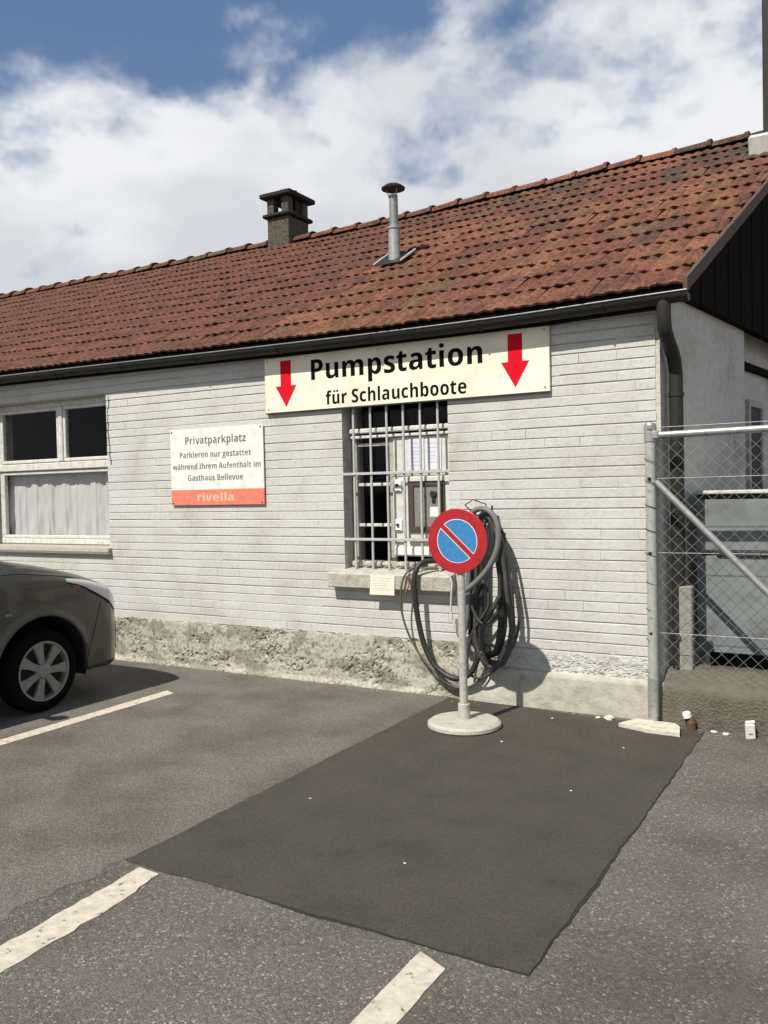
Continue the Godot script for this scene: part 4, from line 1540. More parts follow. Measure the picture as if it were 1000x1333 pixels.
func make_hoses() -> void:
	# wire hanger screwed to the wall
	var h := thing("hose_hanger", "thin bent wire hanger on the wall above the hoses", "wire hanger")
	var st := new_st(false)
	tube(st, PackedVector3Array([Vector3(-2.60, 1.36, 0.004), Vector3(-2.665, 1.46, 0.09), Vector3(-2.585, 1.50, 0.12), Vector3(-2.485, 1.465, 0.12), Vector3(-2.50, 1.38, 0.05), Vector3(-2.5, 1.36, 0.004)]), 0.0045, 6)
	obj("wire", st, M.dark_metal, h)
	var s2 := new_st(false)
	tube(s2, PackedVector3Array([Vector3(-2.56, 1.385, 0.002), Vector3(-2.56, 1.385, 0.14), Vector3(-2.56, 1.43, 0.15)]), 0.007, 8)
	obj("peg", s2, M.dark_metal, h)
	var s3 := new_st(false)
	tube(s3, PackedVector3Array([Vector3(-2.44, 1.37, 0.002), Vector3(-2.43, 1.385, 0.14), Vector3(-2.42, 1.455, 0.16)]), 0.007, 8)
	obj("peg", s3, M.dark_metal, h)
	# pale grey thick hose: one big hook over the pegs with a free end
	var g := new_st(false)
	tube(g, smooth_path([Vector3(-2.72, 0.62, 0.13), Vector3(-2.70, 0.50, 0.15), Vector3(-2.64, 0.60, 0.16), Vector3(-2.62, 0.95, 0.15), Vector3(-2.63, 1.22, 0.15), Vector3(-2.60, 1.37, 0.16), Vector3(-2.53, 1.43, 0.17), Vector3(-2.44, 1.42, 0.18), Vector3(-2.375, 1.34, 0.19), Vector3(-2.36, 1.22, 0.20), Vector3(-2.385, 1.10, 0.21), Vector3(-2.46, 0.98, 0.215), Vector3(-2.57, 0.875, 0.22), Vector3(-2.66, 0.82, 0.225)], 0.025), 0.0205, 12)
	tag(obj("grey_hose", g, M.grey_hose), "thick pale grey hose hooked over the hanger with its open end free", "hose")
	# black hose with many turns
	var b := new_st(false)
	var pts := loop_pts(-2.50, 1.40, 0.36, 0.155, 0.06, -0.01, 0.4, 4.6, 0.012, 5)
	tube(b, smooth_path(pts, 0.03), 0.0175, 10)
	tag(obj("coiled_hose", b, M.black_hose), "black hose coiled in many turns, the innermost coil on the hanger", "hose")
	var w := new_st(false)
	var pts2 := loop_pts(-2.46, 1.385, 0.30, 0.17, 0.10, 0.02, 0.9, 3.4, 0.016, 9)
	pts2 += [Vector3(-2.50, 0.55, 0.2), Vector3(-2.42, 0.70, 0.2), Vector3(-2.36, 0.82, 0.19)]
	tube(w, smooth_path(pts2, 0.03), 0.016, 10)
	tag(obj("coiled_hose", w, M.worn_hose), "faded dark grey hose hanging in loose loops in front of the black coil", "hose")
	var t := new_st(false)
	tube(t, smooth_path([Vector3(-2.43, 1.40, 0.13), Vector3(-2.33, 1.2, 0.13), Vector3(-2.27, 0.9, 0.12), Vector3(-2.245, 0.68, 0.12), Vector3(-2.28, 0.48, 0.12), Vector3(-2.40, 0.30, 0.12), Vector3(-2.56, 0.19, 0.11), Vector3(-2.66, 0.25, 0.11), Vector3(-2.62, 0.5, 0.12), Vector3(-2.47, 0.74, 0.14), Vector3(-2.52, 0.92, 0.15), Vector3(-2.60, 0.75, 0.15), Vector3(-2.52, 0.6, 0.15), Vector3(-2.40, 0.66, 0.15), Vector3(-2.355, 0.74, 0.15)], 0.03), 0.011, 8)
	tag(obj("thin_hose", t, M.worn_hose), "thin dark tube falling furthest right of the hanging hoses", "hose")
	# hose that comes out of the window and sags to the coil
	var o := new_st(false)
	tube(o, smooth_path([Vector3(-2.90, 1.03, -0.10), Vector3(-2.97, 1.035, 0.0), Vector3(-3.04, 1.02, 0.09), Vector3(-3.075, 0.93, 0.135), Vector3(-3.072, 0.78, 0.14), Vector3(-3.055, 0.6, 0.13), Vector3(-3.01, 0.40, 0.12), Vector3(-2.93, 0.26, 0.12), Vector3(-2.82, 0.185, 0.12), Vector3(-2.72, 0.175, 0.12), Vector3(-2.62, 0.24, 0.12), Vector3(-2.56, 0.42, 0.11), Vector3(-2.54, 0.8, 0.1), Vector3(-2.53, 1.2, 0.1), Vector3(-2.50, 1.395, 0.12)], 0.03), 0.0215, 12)
	tag(obj("window_hose", o, M.black_hose), "thick black hose leaving the barred window over the sill", "hose")
	var k := new_st(false)
	tube(k, smooth_path([Vector3(-3.03, 1.0, -0.1), Vector3(-3.10, 0.99, 0.02), Vector3(-3.155, 0.95, 0.105), Vector3(-3.195, 0.85, 0.125), Vector3(-3.205, 0.68, 0.12), Vector3(-3.175, 0.52, 0.10), Vector3(-3.11, 0.37, 0.08), Vector3(-3.02, 0.26, 0.08), Vector3(-2.92, 0.17, 0.08), Vector3(-2.81, 0.11, 0.09), Vector3(-2.70, 0.10, 0.09), Vector3(-2.58, 0.17, 0.09), Vector3(-2.50, 0.35, 0.08)], 0.03), 0.0085, 8)
	tag(obj("cable", k, M.olive_hose), "thin olive brown cable sagging left of the black window hose", "cable")
	var k2 := new_st(false)
	tube(k2, smooth_path([Vector3(-3.05, 0.985, -0.09), Vector3(-3.12, 0.985, 0.03), Vector3(-3.14, 0.93, 0.11), Vector3(-3.135, 0.86, 0.115), Vector3(-3.165, 0.78, 0.125)], 0.03), 0.006, 6)
	tag(obj("cable", k2, M.red_cable), "short reddish wire over the sill next to the olive cable", "cable")
	var k3 := new_st(false)
	tube(k3, smooth_path([Vector3(-2.80, 0.95, 0.105), Vector3(-2.775, 0.88, 0.11), Vector3(-2.78, 0.80, 0.11), Vector3(-2.79, 0.68, 0.10), Vector3(-2.77, 0.58, 0.1), Vector3(-2.70, 0.52, 0.10), Vector3(-2.66, 0.58, 0.1)], 0.03), 0.008, 8)
	tag(obj("cable", k3, M.flashing), "pale cable end hanging from the right corner of the sill", "cable")


# =================================================================== fence side
func make_fence_side() -> void:
	# low concrete wall
	var st := new_st(false)
	var nz := FastNoiseLite.new()
	nz.seed = 51
	nz.frequency = 4.0
	nz.fractal_octaves = 4
	var rows: Array = []
	var prof := [[0.13, -0.01], [0.128, 0.10], [0.125, 0.20], [0.120, 0.242], [0.108, 0.258], [0.04, 0.298], [-0.03, 0.338], [-0.12, 0.355], [-0.22, 0.355], [-0.22, -0.01]]
	for i in 121:
		var x := lerpf(-1.255, 2.4, i / 120.0)
		var row := PackedVector3Array()
		for p in prof:
			var a := nz.get_noise_2d(x * 1.3, p[1] * 6.0)
			row.append(Vector3(x, p[1] + a * 0.022 * (1.0 if p[1] > 0.05 else 0.0), p[0] + nz.get_noise_2d(x * 2.0 + 9.0, p[1] * 8.0) * 0.012))
		rows.append(row)
	grid(st, rows, false)
	for e in [0, 120]:
		st.set_smooth_group(-1)
		var r: PackedVector3Array = rows[e]
		for k in range(1, r.size() - 1):
			tri(st, r[0], r[k], r[k + 1], Vector3.LEFT if e == 0 else Vector3.RIGHT)
	var lw := obj("low_wall", st, M.concrete)
	tag(lw, "low brown-grey concrete wall under the chain-link fence", "wall")
	# slab under the post
	var sl := sheet("footing_slab", V2([-1.50, 0.30, -1.42, 0.135, -1.17, 0.15, -1.13, 0.22, -1.10, 0.375, -1.30, 0.37]), 0.007, 0.03, M.slab)
	tag(sl, "pale broken concrete slab at the foot of the fence post", "slab")
	# the fence
	var f := thing("chain_link_fence", "chain-link fence with a grey post, top rail and sloping strut beside the house", "fence", Vector3(-1.335, 0, 0.085))
	f.position = Vector3.ZERO
	var X := -1.322
	var Z := 0.085
	var p := new_st(false)
	tube(p, PackedVector3Array([Vector3(X + 0.006, 0.03, Z + 0.02), Vector3(X, 1.965, Z)]), 0.034, 20)
	var post := obj("post", p, M.post_paint, f)
	var cp := new_st(false)
	lathe(cp, [[0.037, 1.86], [0.039, 1.865], [0.039, 1.972], [0.034, 1.985], [0.0, 1.992]], Vector3(X, 0, Z), 20)
	obj("cap", cp, M.galvanised, post)
	var cb := new_st()
	box(cb, Vector3(X + 0.035, 1.905, Z + 0.014), Vector3(0.05, 0.055, 0.04), 0.008)
	box(cb, Vector3(X + 0.005, 1.955, Z + 0.036), Vector3(0.03, 0.03, 0.02), 0.005)
	obj("clamp", cb, M.galvanised, post)
	var sl2 := new_st(false)
	lathe(sl2, [[0.036, 0.04], [0.038, 0.05], [0.038, 0.30], [0.036, 0.31]], Vector3(X + 0.005, 0, Z + 0.018), 20)
	obj("sleeve", sl2, M.galvanised, post)
	for y in [0.33, 0.55, 0.75, 0.93, 1.12, 1.28, 1.44, 1.6, 1.74]:
		var tr := new_st(false)
		var ring := PackedVector3Array()
		for k in 13:
			var a := TAU * k / 12.0
			ring.append(Vector3(X + cos(a) * 0.036, y + 0.014 * cos(a) * -1.0, Z + 0.01 + sin(a) * 0.036))
		tube(tr, ring, 0.0022, 5)
		obj("wire_tie", tr, M.dark_metal, post)
	for y in [0.60, 1.13, 1.62]:
		var bt := new_st(false)
		lathe(bt, [[0.012, 0.0], [0.012, 0.01], [0.006, 0.016], [0.0, 0.017]], Vector3(X + 0.0, y, Z + 0.036), 8, Basis.from_euler(Vector3(PI / 2, 0, 0)))
		obj("bolt", bt, M.dark_metal, post)
	var rl := new_st(false)
	tube(rl, PackedVector3Array([Vector3(X + 0.045, 1.903, Z), Vector3(2.35, 1.95, Z)]), 0.0235, 16)
	obj("rail", rl, M.galvanised, f)
	var p2 := new_st(false)
	tube(p2, PackedVector3Array([Vector3(2.35, 0.2, Z), Vector3(2.35, 1.99, Z)]), 0.034, 16)
	obj("post", p2, M.post_paint, f)
	var sr := new_st(false)
	tube(sr, PackedVector3Array([Vector3(X + 0.035, 1.60, Z + 0.01), Vector3(0.02, 0.23, Z + 0.03)]), 0.0215, 14)
	obj("strut", sr, M.galvanised, f)
	for y in [1.955, 1.62, 1.13, 0.60]:
		var tw := new_st(false)
		var pts := PackedVector3Array()
		for k in 21:
			var x := lerpf(X + 0.03, 2.33, k / 20.0)
			pts.append(Vector3(x, y + (x - X) * 0.012 - 0.01 * sin(PI * k / 20.0), Z - 0.012))
		tube(tw, pts, 0.0018, 5)
		obj("tension_wire", tw, M.galvanised, f)
	# the diamond mesh: two families of slanting wires
	var wm := new_st(false)
	var x0 := X + 0.035
	var x1 := 2.33
	var y0 := 0.315
	var y1 := 1.90
	var pitch := 0.086
	for fam in [1.0, -1.0]:
		var c := x0 - (y1 - y0)
		while c < x1 + (y1 - y0):
			# line x = c + fam * (y - y0) (+ width for the second family)
			var pts := PackedVector3Array()
			var ya := y0
			var yb := y1
			if fam > 0:
				ya = maxf(y0, y0 + (x0 - c))
				yb = minf(y1, y0 + (x1 - c))
			else:
				ya = maxf(y0, y0 + (c - x1))
				yb = minf(y1, y0 + (c - x0))
			if yb - ya > 0.02:
				var n := maxi(2, int((yb - ya) / 0.034))
				for k in n + 1:
					var y := lerpf(ya, yb, float(k) / n)
					var x: float = c + fam * (y - y0)
					var bulge := 0.006 * sin(x * 3.0 + 1.0) * sin(y * 4.0)
					pts.append(Vector3(x, y, Z - 0.005 + fam * 0.0015 + bulge))
				tube(wm, pts, 0.0011, 4)
			c += pitch
	obj("wire_mesh", wm, M.galvanised, f).set_meta("kind", "stuff")
	# short post behind the mesh
	var sp := obj("short_post", boxm(-1.185, -1.095, 0.1, 0.90, -0.13, -0.05, 0.008), M.post_grey)
	tag(sp, "short square grey post behind the fence, next to the downpipe", "post")
	# grey panelled box in the yard
	var s := thing("yard_shed", "weathered grey panelled box with a white top ledge behind the fence", "shed")
	obj("panel", boxm(-1.135, 2.3, 1.115, 1.47, -0.9, -0.44, 0.004), M.shed_panel, s)
	obj("panel", boxm(-1.135, 2.3, 0.40, 1.075, -0.9, -0.445, 0.004), M.shed_panel, s)
	obj("batten", boxm(-1.0, 2.3, 1.0755, 1.1145, -0.9, -0.425, 0.006), M.shed_dark, s)
	obj("top_ledge", boxm(-1.13, 2.32, 1.505, 1.53, -0.92, -0.41, 0.005), M.flashing, s)
	obj("top_band", boxm(-1.132, 2.3, 1.4705, 1.5045, -0.9, -0.46), M.shed_dark, s)
	for x in [-0.9, 0.6, 2.1]:
		obj("leg", boxm(x - 0.04, x + 0.04, 0.0, 0.3995, -0.8, -0.72), M.shed_dark, s)
	obj("skirt", boxm(-1.12, 2.3, 0.0, 0.398, -0.9, -0.86), M.shed_dark, s)


# =================================================================== car
const HUB_S := 0.97
const HUB_R := 3.52
const HUB_Y := 0.305
const ARCH := 0.405
const CAR_L := 4.25
var yc_tab := [[0.0, 0.62], [0.02, 0.685], [0.05, 0.735], [0.1, 0.79], [0.2, 0.865], [0.35, 0.945], [0.6, 1.03], [0.9, 1.10], [1.2, 1.15], [1.5, 1.13], [2.0, 1.08], [3.4, 1.08], [4.0, 1.06], [4.15, 1.0], [4.25, 0.8]]

func car_w(s: float) -> float:
	var f := 0.72 * pow(maxf(s, 0.0) / 0.145, 1.0 / 4.5)
	var g := 0.80 * pow(maxf(CAR_L - s, 0.0) / 0.06, 1.0 / 4.5)
	var w := minf(minf(f, g), 0.868)
	return w - 0.012 * smoothstep(0.6, 0.0, s)

func car_bottom(s: float) -> float:
	var y := 0.235 + 0.02 * smoothstep(0.3, 0.0, s)
	for h in [HUB_S, HUB_R]:
		var d := absf(s - h)
		if d < ARCH:
			y = maxf(y, HUB_Y + sqrt(ARCH * ARCH - d * d))
	return y

# point on the car's skin: s from the nose, v 0..1 from the lower edge over the shoulder to the middle line
func car_pt(s: float, v: float, side: float, off := 0.0) -> Vector3:
	var W := car_w(s)
	var yc := cr(yc_tab, s)
	var ysh := yc - 0.13 - 0.06 * smoothstep(0.5, 1.3, s)
	var yb := minf(car_bottom(s), ysh - 0.01)
	var p: Vector3
	if v < 0.55:
		var y := lerpf(yb, ysh, v / 0.55)
		var k := (y - 0.62) / 0.5
		var w := W - 0.035 * k * k * smoothstep(0.0, 0.3, s)
		# flared lip round the wheel
		for h in [HUB_S, HUB_R]:
			var dd := Vector2(s - h, y - HUB_Y).length() - ARCH
			w += 0.014 * smoothstep(0.07, 0.0, absf(dd))
		p = Vector3(side * w, y, s)
	else:
		var a := (v - 0.55) / 0.45 * PI * 0.5
		var kk := (ysh - 0.62) / 0.5
		var w0 := W - 0.035 * kk * kk * smoothstep(0.0, 0.3, s)
		p = Vector3(side * w0 * pow(cos(a), 0.62), ysh + (yc - ysh) * pow(sin(a), 0.9), s)
	return p

func car_stations() -> Array:
	var r := [0.0, 0.002, 0.006, 0.012, 0.022, 0.036, 0.055, 0.08, 0.11, 0.15, 0.2, 0.26, 0.33, 0.4, 0.47, 0.53]
	for h in [HUB_S, HUB_R]:
		if h > 2.0:
			for x in [1.45, 1.6, 1.8, 2.0, 2.3, 2.6, 2.9, 3.05]:
				r.append(x)
		for k in 29:
			r.append(h - (ARCH + 0.0005) * cos(PI * k / 28.0))
	for x in [3.98, 4.05, 4.1, 4.15, 4.19, 4.22, 4.24, 4.25]:
		r.append(x)
	return r

func make_wheel(car: Node3D, s: float, side: float) -> void:
	var w := Node3D.new()
	w.name = "wheel"
	car.add_child(w, true)
	w.position = Vector3(side * 0.79, HUB_Y, s)
	var ax := Basis.from_euler(Vector3(0, 0, -side * PI / 2))    # lathe's y axis points outwards
	var ty := new_st(false)
	lathe(ty, [[0.2, -0.1], [0.27, -0.1], [0.296, -0.085], [0.305, -0.06], [0.305, 0.045], [0.295, 0.068], [0.262, 0.082], [0.222, 0.078], [0.205, 0.06]], Vector3.ZERO, 48, ax, true)
	obj("tyre", ty, M.tyre, w)
	var rm := new_st(false)
	lathe(rm, [[0.208, 0.02], [0.222, 0.07], [0.22, 0.08], [0.205, 0.078], [0.198, 0.06], [0.196, 0.03]], Vector3.ZERO, 48, ax)
	obj("rim", rm, M.hubcap, w)
	var bk := new_st(false)
	lathe(bk, [[0.2, 0.02], [0.2, 0.03], [0.0, 0.035]], Vector3.ZERO, 32, ax)
	obj("brake_shade", bk, M.arch_black, w)
	var hb := new_st(false)
	lathe(hb, [[0.062, 0.03], [0.062, 0.07], [0.05, 0.084], [0.03, 0.09], [0.0, 0.09]], Vector3.ZERO, 24, ax)
	obj("hub", hb, M.hubcap, w)
	for k in 7:
		var sp := new_st()
		var a := TAU * k / 7.0 + 0.24
		var u := ax * Vector3(cos(a), 0, sin(a))
		var v := ax * Vector3(-sin(a), 0, cos(a))
		var n := ax * Vector3.UP
		prism(sp, V2([0.045, -0.022, 0.13, -0.028, 0.205, -0.045, 0.205, 0.045, 0.13, 0.028, 0.045, 0.022]), n * 0.045, u, v, n, 0.028)
		obj("spoke", sp, M.hubcap, w)

func make_car() -> void:
	var car := thing("parked_car", "brownish grey compact car parked nose to the wall at the left", "car", Vector3(-6.215, 0, 0.72))
	var NV := 26
	var st := new_st(false)
	var sts := car_stations()
	for side in [1.0, -1.0]:
		var rows: Array = []
		for s in sts:
			var row := PackedVector3Array()
			# inner lip folded under the lower edge
			var e := car_pt(s, 0.0, side)
			row.append(e + Vector3(-side * 0.05, 0.012, 0))
			for j in NV + 1:
				row.append(car_pt(s, float(j) / NV, side))
			rows.append(row)
		grid(st, rows, side > 0)
	obj("body", st, M.car_paint, car)
	# floor pan
	var fp := new_st()
	box(fp, Vector3(0, 0.3, 2.25), Vector3(1.1, 0.1, 3.6))
	box(fp, Vector3(0, 0.55, 1.9), Vector3(1.0, 0.5, 2.4))
	obj("underbody", fp, M.arch_black, car)
	# wheel arches and wheels
	for h in [HUB_S, HUB_R]:
		for side in [1.0, -1.0]:
			var ar := new_st(false)
			var rows: Array = []
			for wv in [0.845, 0.52]:
				var row := PackedVector3Array()
				for k in 25:
					var a := lerpf(-0.25, PI + 0.25, k / 24.0)
					row.append(Vector3(side * wv, HUB_Y + sin(a) * (ARCH + 0.004), h + cos(a) * (ARCH + 0.004)))
				rows.append(row)
			grid(ar, rows, side > 0)
			for k in range(1, 24):
				tri(ar, rows[1][0], rows[1][k], rows[1][k + 1], Vector3(side, 0, 0))
			obj("wheel_arch", ar, M.arch_black, car)
			make_wheel(car, h, side)
	# headlights: bowls set in the skin with a clear cover
	for side in [1.0, -1.0]:
		for lay in 3:
			var grow := 0.02 if lay == 2 else 0.0
			var hl := new_st(false)
			var rows: Array = []
			for i in 19:
				var t := i / 18.0
				var s := lerpf(0.225, 0.74, t)
				var lo := lerpf(0.45, 0.575, pow(t, 0.7)) - grow
				var hi := lerpf(0.69, 0.62, t) + grow
				var row := PackedVector3Array()
				for j in 9:
					var v := lerpf(lo, hi, j / 8.0)
					var p := car_pt(s, v, side)
					var du := car_pt(s + 0.01, v, side) - p
					var dv := car_pt(s, v + 0.01, side) - p
					var n := du.cross(dv).normalized()
					if n.x * side < 0 and n.y < 0 or n.y < 0:
						n = -n
					var edge := sin(PI * j / 8.0) * sin(PI * clampf(t, 0.02, 0.98))
					row.append(p + n * ([0.003, 0.006, 0.0012][lay] + (0.006 if lay == 1 else 0.0) * sqrt(maxf(edge, 0.0))))
				rows.append(row)
			grid(hl, rows, side > 0)
			if lay == 0:
				obj("headlight", hl, M.lamp_bowl, car)
			elif lay == 1:
				obj("lens", hl, M.lamp_glass, car)
			else:
				obj("lamp_rim", hl, M.seam, car)
		var am := new_st(false)
		var rws: Array = []
		for i in 5:
			var s := lerpf(0.62, 0.69, i / 4.0)
			var row := PackedVector3Array()
			for j in 4:
				var v := lerpf(0.50, 0.545, j / 3.0)
				var p := car_pt(s, v, side)
				row.append(p + Vector3(side * 0.004, 0.001, 0))
			rws.append(row)
		grid(am, rws, side > 0)
		obj("indicator", am, M.amber, car)
		var rp := new_st()
		box(rp, Vector3(side * 0.868, 0.755, 1.255), Vector3(0.014, 0.022, 0.055), 0.005)
		obj("repeater", rp, M.hubcap, car)
		# bonnet seam
		var sm := new_st(false)
		var path := PackedVector3Array()
		for i in 24:
			path.append(car_pt(lerpf(0.45, 1.35, i / 23.0), 0.655, side))
		tube(sm, path, 0.0035, 5)
		obj("bonnet_seam", sm, M.seam, car)
		# seam between wing and bumper, and the crease along the bumper
		var bsm := new_st(false)
		var bp := PackedVector3Array()
		for i in 12:
			bp.append(car_pt(lerpf(0.575, 0.42, i / 11.0), lerpf(0.06, 0.47, i / 11.0), side))
		tube(bsm, bp, 0.003, 5)
		obj("bumper_seam", bsm, M.seam, car)
		# door seams and handle
		for s in [1.52, 2.55]:
			var ds := new_st(false)
			var dp := PackedVector3Array()
			for i in 14:
				dp.append(car_pt(s, lerpf(0.03, 0.6, i / 13.0), side))
			tube(ds, dp, 0.0035, 5)
			obj("door_seam", ds, M.seam, car)
		for s in [2.38, 3.3]:
			var dh := new_st()
			box(dh, Vector3(side * 0.872, 0.86, s), Vector3(0.03, 0.03, 0.18), 0.01)
			obj("door_handle", dh, M.car_paint, car)
		var tl := new_st()
		box(tl, Vector3(side * 0.74, 0.9, 4.19), Vector3(0.16, 0.3, 0.1), 0.03)
		obj("tail_light", tl, M.tail_red, car)
		var mr := new_st()
		box(mr, Vector3(side * 0.93, 1.12, 1.9), Vector3(0.13, 0.13, 0.09), 0.035)
		box(mr, Vector3(side * 0.84, 1.09, 1.9), Vector3(0.1, 0.04, 0.06), 0.01)
		obj("mirror", mr, M.car_paint, car)
	# dark air intake low in the nose, wrapping slightly round the corner
	var gr := new_st(false)
	for side in [1.0, -1.0]:
		var rows: Array = []
		for s in [0.0, 0.002, 0.006, 0.012, 0.022, 0.036, 0.055, 0.08, 0.105]:
			var row := PackedVector3Array()
			for j in 7:
				var p := car_pt(s, lerpf(0.16, 0.72, j / 6.0) * 0.55, side)
				row.append(p + Vector3(side * 0.006, 0, -0.006))
			rows.append(row)
		grid(gr, rows, side > 0)
	obj("air_intake", gr, M.black_plastic, car)
	# cabin
	var cab_y := [[1.12, 1.10], [1.3, 1.17], [1.6, 1.36], [1.9, 1.50], [2.3, 1.58], [2.8, 1.60], [3.3, 1.57], [3.7, 1.50], [3.95, 1.36], [4.12, 1.05]]
	var gl := new_st(false)
	var rf := new_st(false)
	for side in [1.0, -1.0]:
		var rows: Array = []
		var top: Array = []
		for i in 41:
			var s := lerpf(1.12, 4.12, i / 40.0)
			var yt := cr(cab_y, s)
			var yb := 1.0
			var row := PackedVector3Array()
			var tr := PackedVector3Array()
			for j in 15:
				var v := j / 14.0
				var p: Vector3
				if v < 0.6:
					var q := v / 0.6
					p = Vector3(side * lerpf(0.80, 0.80 - 0.3 * (yt - yb), q), lerpf(yb, maxf(yt - 0.07, yb), q), s)
				else:
					var a := (v - 0.6) / 0.4 * PI * 0.5
					var w0 := 0.80 - 0.3 * (yt - yb)
					p = Vector3(side * w0 * pow(cos(a), 0.5), maxf(yt - 0.07, yb) + 0.07 * sin(a), s)
				row.append(p)
				if s > 1.95 and s < 3.9 and v >= 0.55:
					tr.append(p + Vector3(side * 0.004, 0.006, 0))
			rows.append(row)
			if tr.size() > 1:
				top.append(tr)
		grid(gl, rows, side > 0)
		grid(rf, top, side > 0)
	obj("window", gl, M.car_glass, car)
	obj("roof", rf, M.car_paint, car)
	for side in [1.0, -1.0]:
		for s in [[1.25, 1.0, 0.79, 2.02, 1.5, 0.655], [2.6, 1.0, 0.805, 2.65, 1.54, 0.645], [3.85, 1.0, 0.805, 3.6, 1.47, 0.665]]:
			var pl := new_st(false)
			tube(pl, PackedVector3Array([Vector3(side * s[2], s[1], s[0]), Vector3(side * s[5], s[4], s[3])]), 0.035, 8)
			obj("pillar", pl, M.car_paint, car)


# =================================================================== litter
func make_litter() -> void:
	# little white carton
	var s := thing("carton", "small crushed white carton standing at the foot of the low wall", "carton", Vector3(-0.715, 0.0, 0.2))
	s.rotation.y = 0.35
	var st := new_st()
	box(st, Vector3(0, 0.045, 0), Vector3(0.055, 0.09, 0.028), 0.003, Basis.from_euler(Vector3(0.05, 0, 0.06)))
	obj("box", st, M.paper_warm, s)
	var lid := new_st()
	box(lid, Vector3(0.002, 0.098, -0.012), Vector3(0.055, 0.018, 0.026), 0.003, Basis.from_euler(Vector3(-0.5, 0, 0.1)))
	obj("lid", lid, M.sign_white, s)
	obj("print", boxm(-0.012, 0.012, 0.03, 0.036, 0.0125, 0.0162), M.grey_print, s)
	# capped pipe stub with a rusty bottle neck look at the corner of the wall
	var p := thing("pipe_stub", "rusty pipe stub with a white cap beside the slab at the low wall", "pipe", Vector3(-1.07, 0, 0.16))
	var ps := new_st(false)
	lathe(ps, [[0.03, 0.0], [0.03, 0.05], [0.024, 0.07], [0.022, 0.085], [0.0, 0.085]], Vector3.ZERO, 16)
	obj("pipe", ps, M.rust, p)
	var pc := new_st(false)
	lathe(pc, [[0.0, 0.085], [0.027, 0.085], [0.027, 0.115], [0.02, 0.122], [0.0, 0.122]], Vector3.ZERO, 16, Basis.from_euler(Vector3(0.1, 0, 0.25)))
	obj("cap", pc, M.sign_white, p)
	# crumpled paper
	scrap("crumpled_paper", Vector3(-1.60, 0.018, 0.15), 0.028, 3, "crumpled white paper on the dark patch left of the fence slab", M.paper_warm)
	scrap("crumpled_paper", Vector3(-1.68, 0.012, 0.155), 0.014, 4, "small paper ball left of the bigger crumpled paper", M.paper_warm)
	var bits := [[-0.93, 0.17, 0.018, "white splinter lying nearest the pipe stub"], [-0.86, 0.19, 0.02, "thin white strip on the ground between pipe stub and carton"]]
	for i in bits.size():
		var b: Array = bits[i]
		scrap("paper_scrap", Vector3(b[0], 0.008, b[1]), b[2], 20 + i, b[3], M.paper)
	var chips := [[-1.95, 0.30, "first pale pebble right of the round sign foot, close to the wall"], [-1.35, 0.75, "pale pebble on the dark patch in front of the footing slab"], [-2.05, 0.95, "pale pebble on the dark patch just in front of the round sign foot"], [-1.40, 1.6, "pale pebble on the right half of the dark patch, midway along"], [-1.75, 2.75, "pale pebble on the dark patch closest to its near edge"], [-2.55, 2.3, "pale pebble on the dark patch closest to its left edge"]]
	for i in chips.size():
		var c: Array = chips[i]
		var e := scrap("pebble", Vector3(c[0], 0.0095, c[1]), rng.randf_range(0.004, 0.007), 40 + i, c[2], M.paper_warm)
		tag(e, c[2], "pebble")

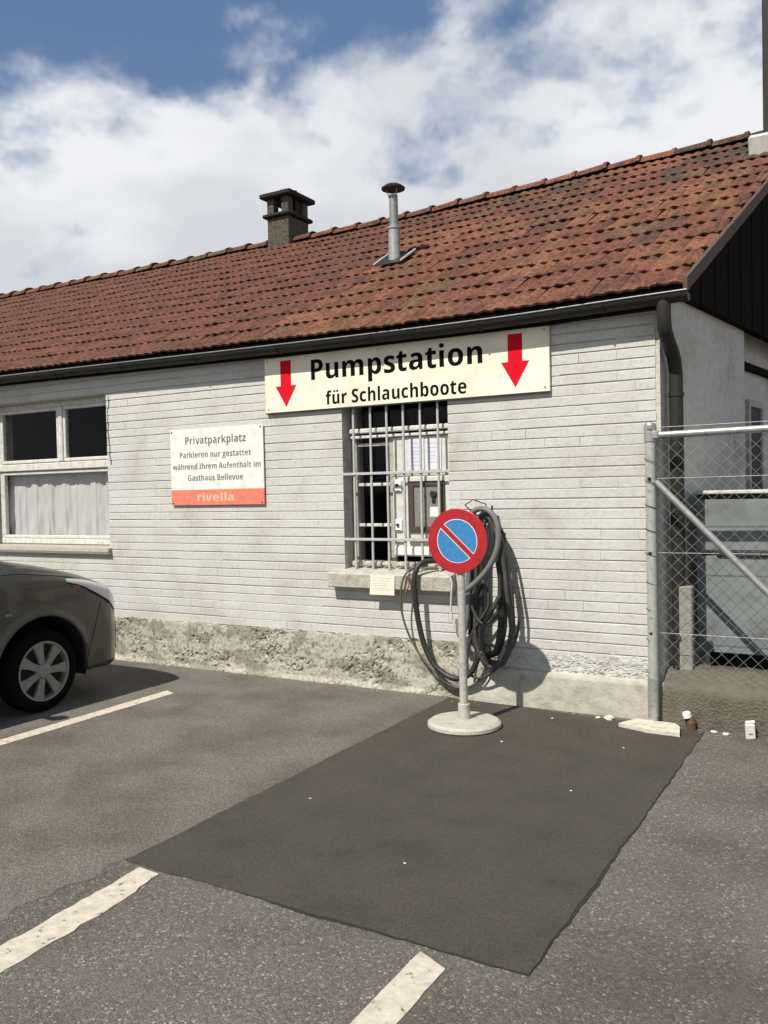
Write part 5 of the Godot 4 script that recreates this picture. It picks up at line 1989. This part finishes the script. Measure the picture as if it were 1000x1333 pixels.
# grit, leaf bits and crumbs of paint gathered along the foot of the walls
func make_grit() -> void:
	var st := new_st()
	var r := RandomNumberGenerator.new()
	r.seed = 12
	var up: Array = []
	for k in 5:
		var a := TAU * k / 5.0
		up.append(Vector3(cos(a) * r.randf_range(0.7, 1.1), 0.0, sin(a) * r.randf_range(0.7, 1.1)))
	var tip := Vector3(0.1, 0.75, -0.1)
	for k in 5:
		tri(st, up[k], up[(k + 1) % 5], tip, up[k] + Vector3(0, 0.5, 0))
	var mm := MultiMesh.new()
	mm.transform_format = MultiMesh.TRANSFORM_3D
	mm.use_colors = true
	mm.mesh = done(st)
	mm.instance_count = 420
	for i in 420:
		var x := r.randf_range(-6.6, -1.3) if i < 260 else r.randf_range(-1.15, 0.6)
		var z0 := 0.045 if x < -2.7 else 0.065
		if x > -1.2:
			z0 = 0.15
		var z := z0 + absf(r.randfn(0.0, 0.05))
		var s := r.randf_range(0.002, 0.006) * (1.6 if r.randf() < 0.08 else 1.0)
		var flat := r.randf_range(0.4, 1.0)
		mm.set_instance_transform(i, Transform3D(Basis.from_euler(Vector3(0, r.randf() * TAU, 0)).scaled(Vector3(s * r.randf_range(0.8, 1.8), s * flat, s)), Vector3(x, 0.0025 if x < -2.85 or x > -0.99 else 0.006, z)))
		var t := r.randf()
		mm.set_instance_color(i, Color(0.9, 0.9, 0.88) if t < 0.25 else (Color(0.34, 0.24, 0.14) if t < 0.55 else Color(0.42, 0.4, 0.37)))
	var o := MultiMeshInstance3D.new()
	o.name = "grit"
	o.multimesh = mm
	o.material_override = M.grit
	add_child(o, true)
	o.set_meta("kind", "stuff")
	tag(o, "scattered grit, leaf bits and paint crumbs along the foot of the walls", "grit")

func scrap(called: String, at: Vector3, r: float, sd: int, label: String, mat: Material) -> MeshInstance3D:
	var g := RandomNumberGenerator.new()
	g.seed = sd
	var st := new_st()
	var pts: Array = []
	var ny := 4
	for j in ny + 1:
		var row: Array = []
		for k in 7:
			var a := TAU * k / 7.0
			var th := PI * j / ny
			var rr := r * g.randf_range(0.7, 1.25)
			if j == 0 or j == ny:
				rr = r * 0.8
			row.append(at + Vector3(cos(a) * sin(th) * rr * 1.3, -cos(th) * rr * 0.55, sin(a) * sin(th) * rr))
		pts.append(row)
	for j in ny:
		for k in 7:
			var l := (k + 1) % 7
			quad(st, pts[j][k], pts[j][l], pts[j + 1][l], pts[j + 1][k], (pts[j][k] + pts[j + 1][l]) * 0.5 - at)
	var o := obj(called, st, mat)
	tag(o, label, "litter")
	return o
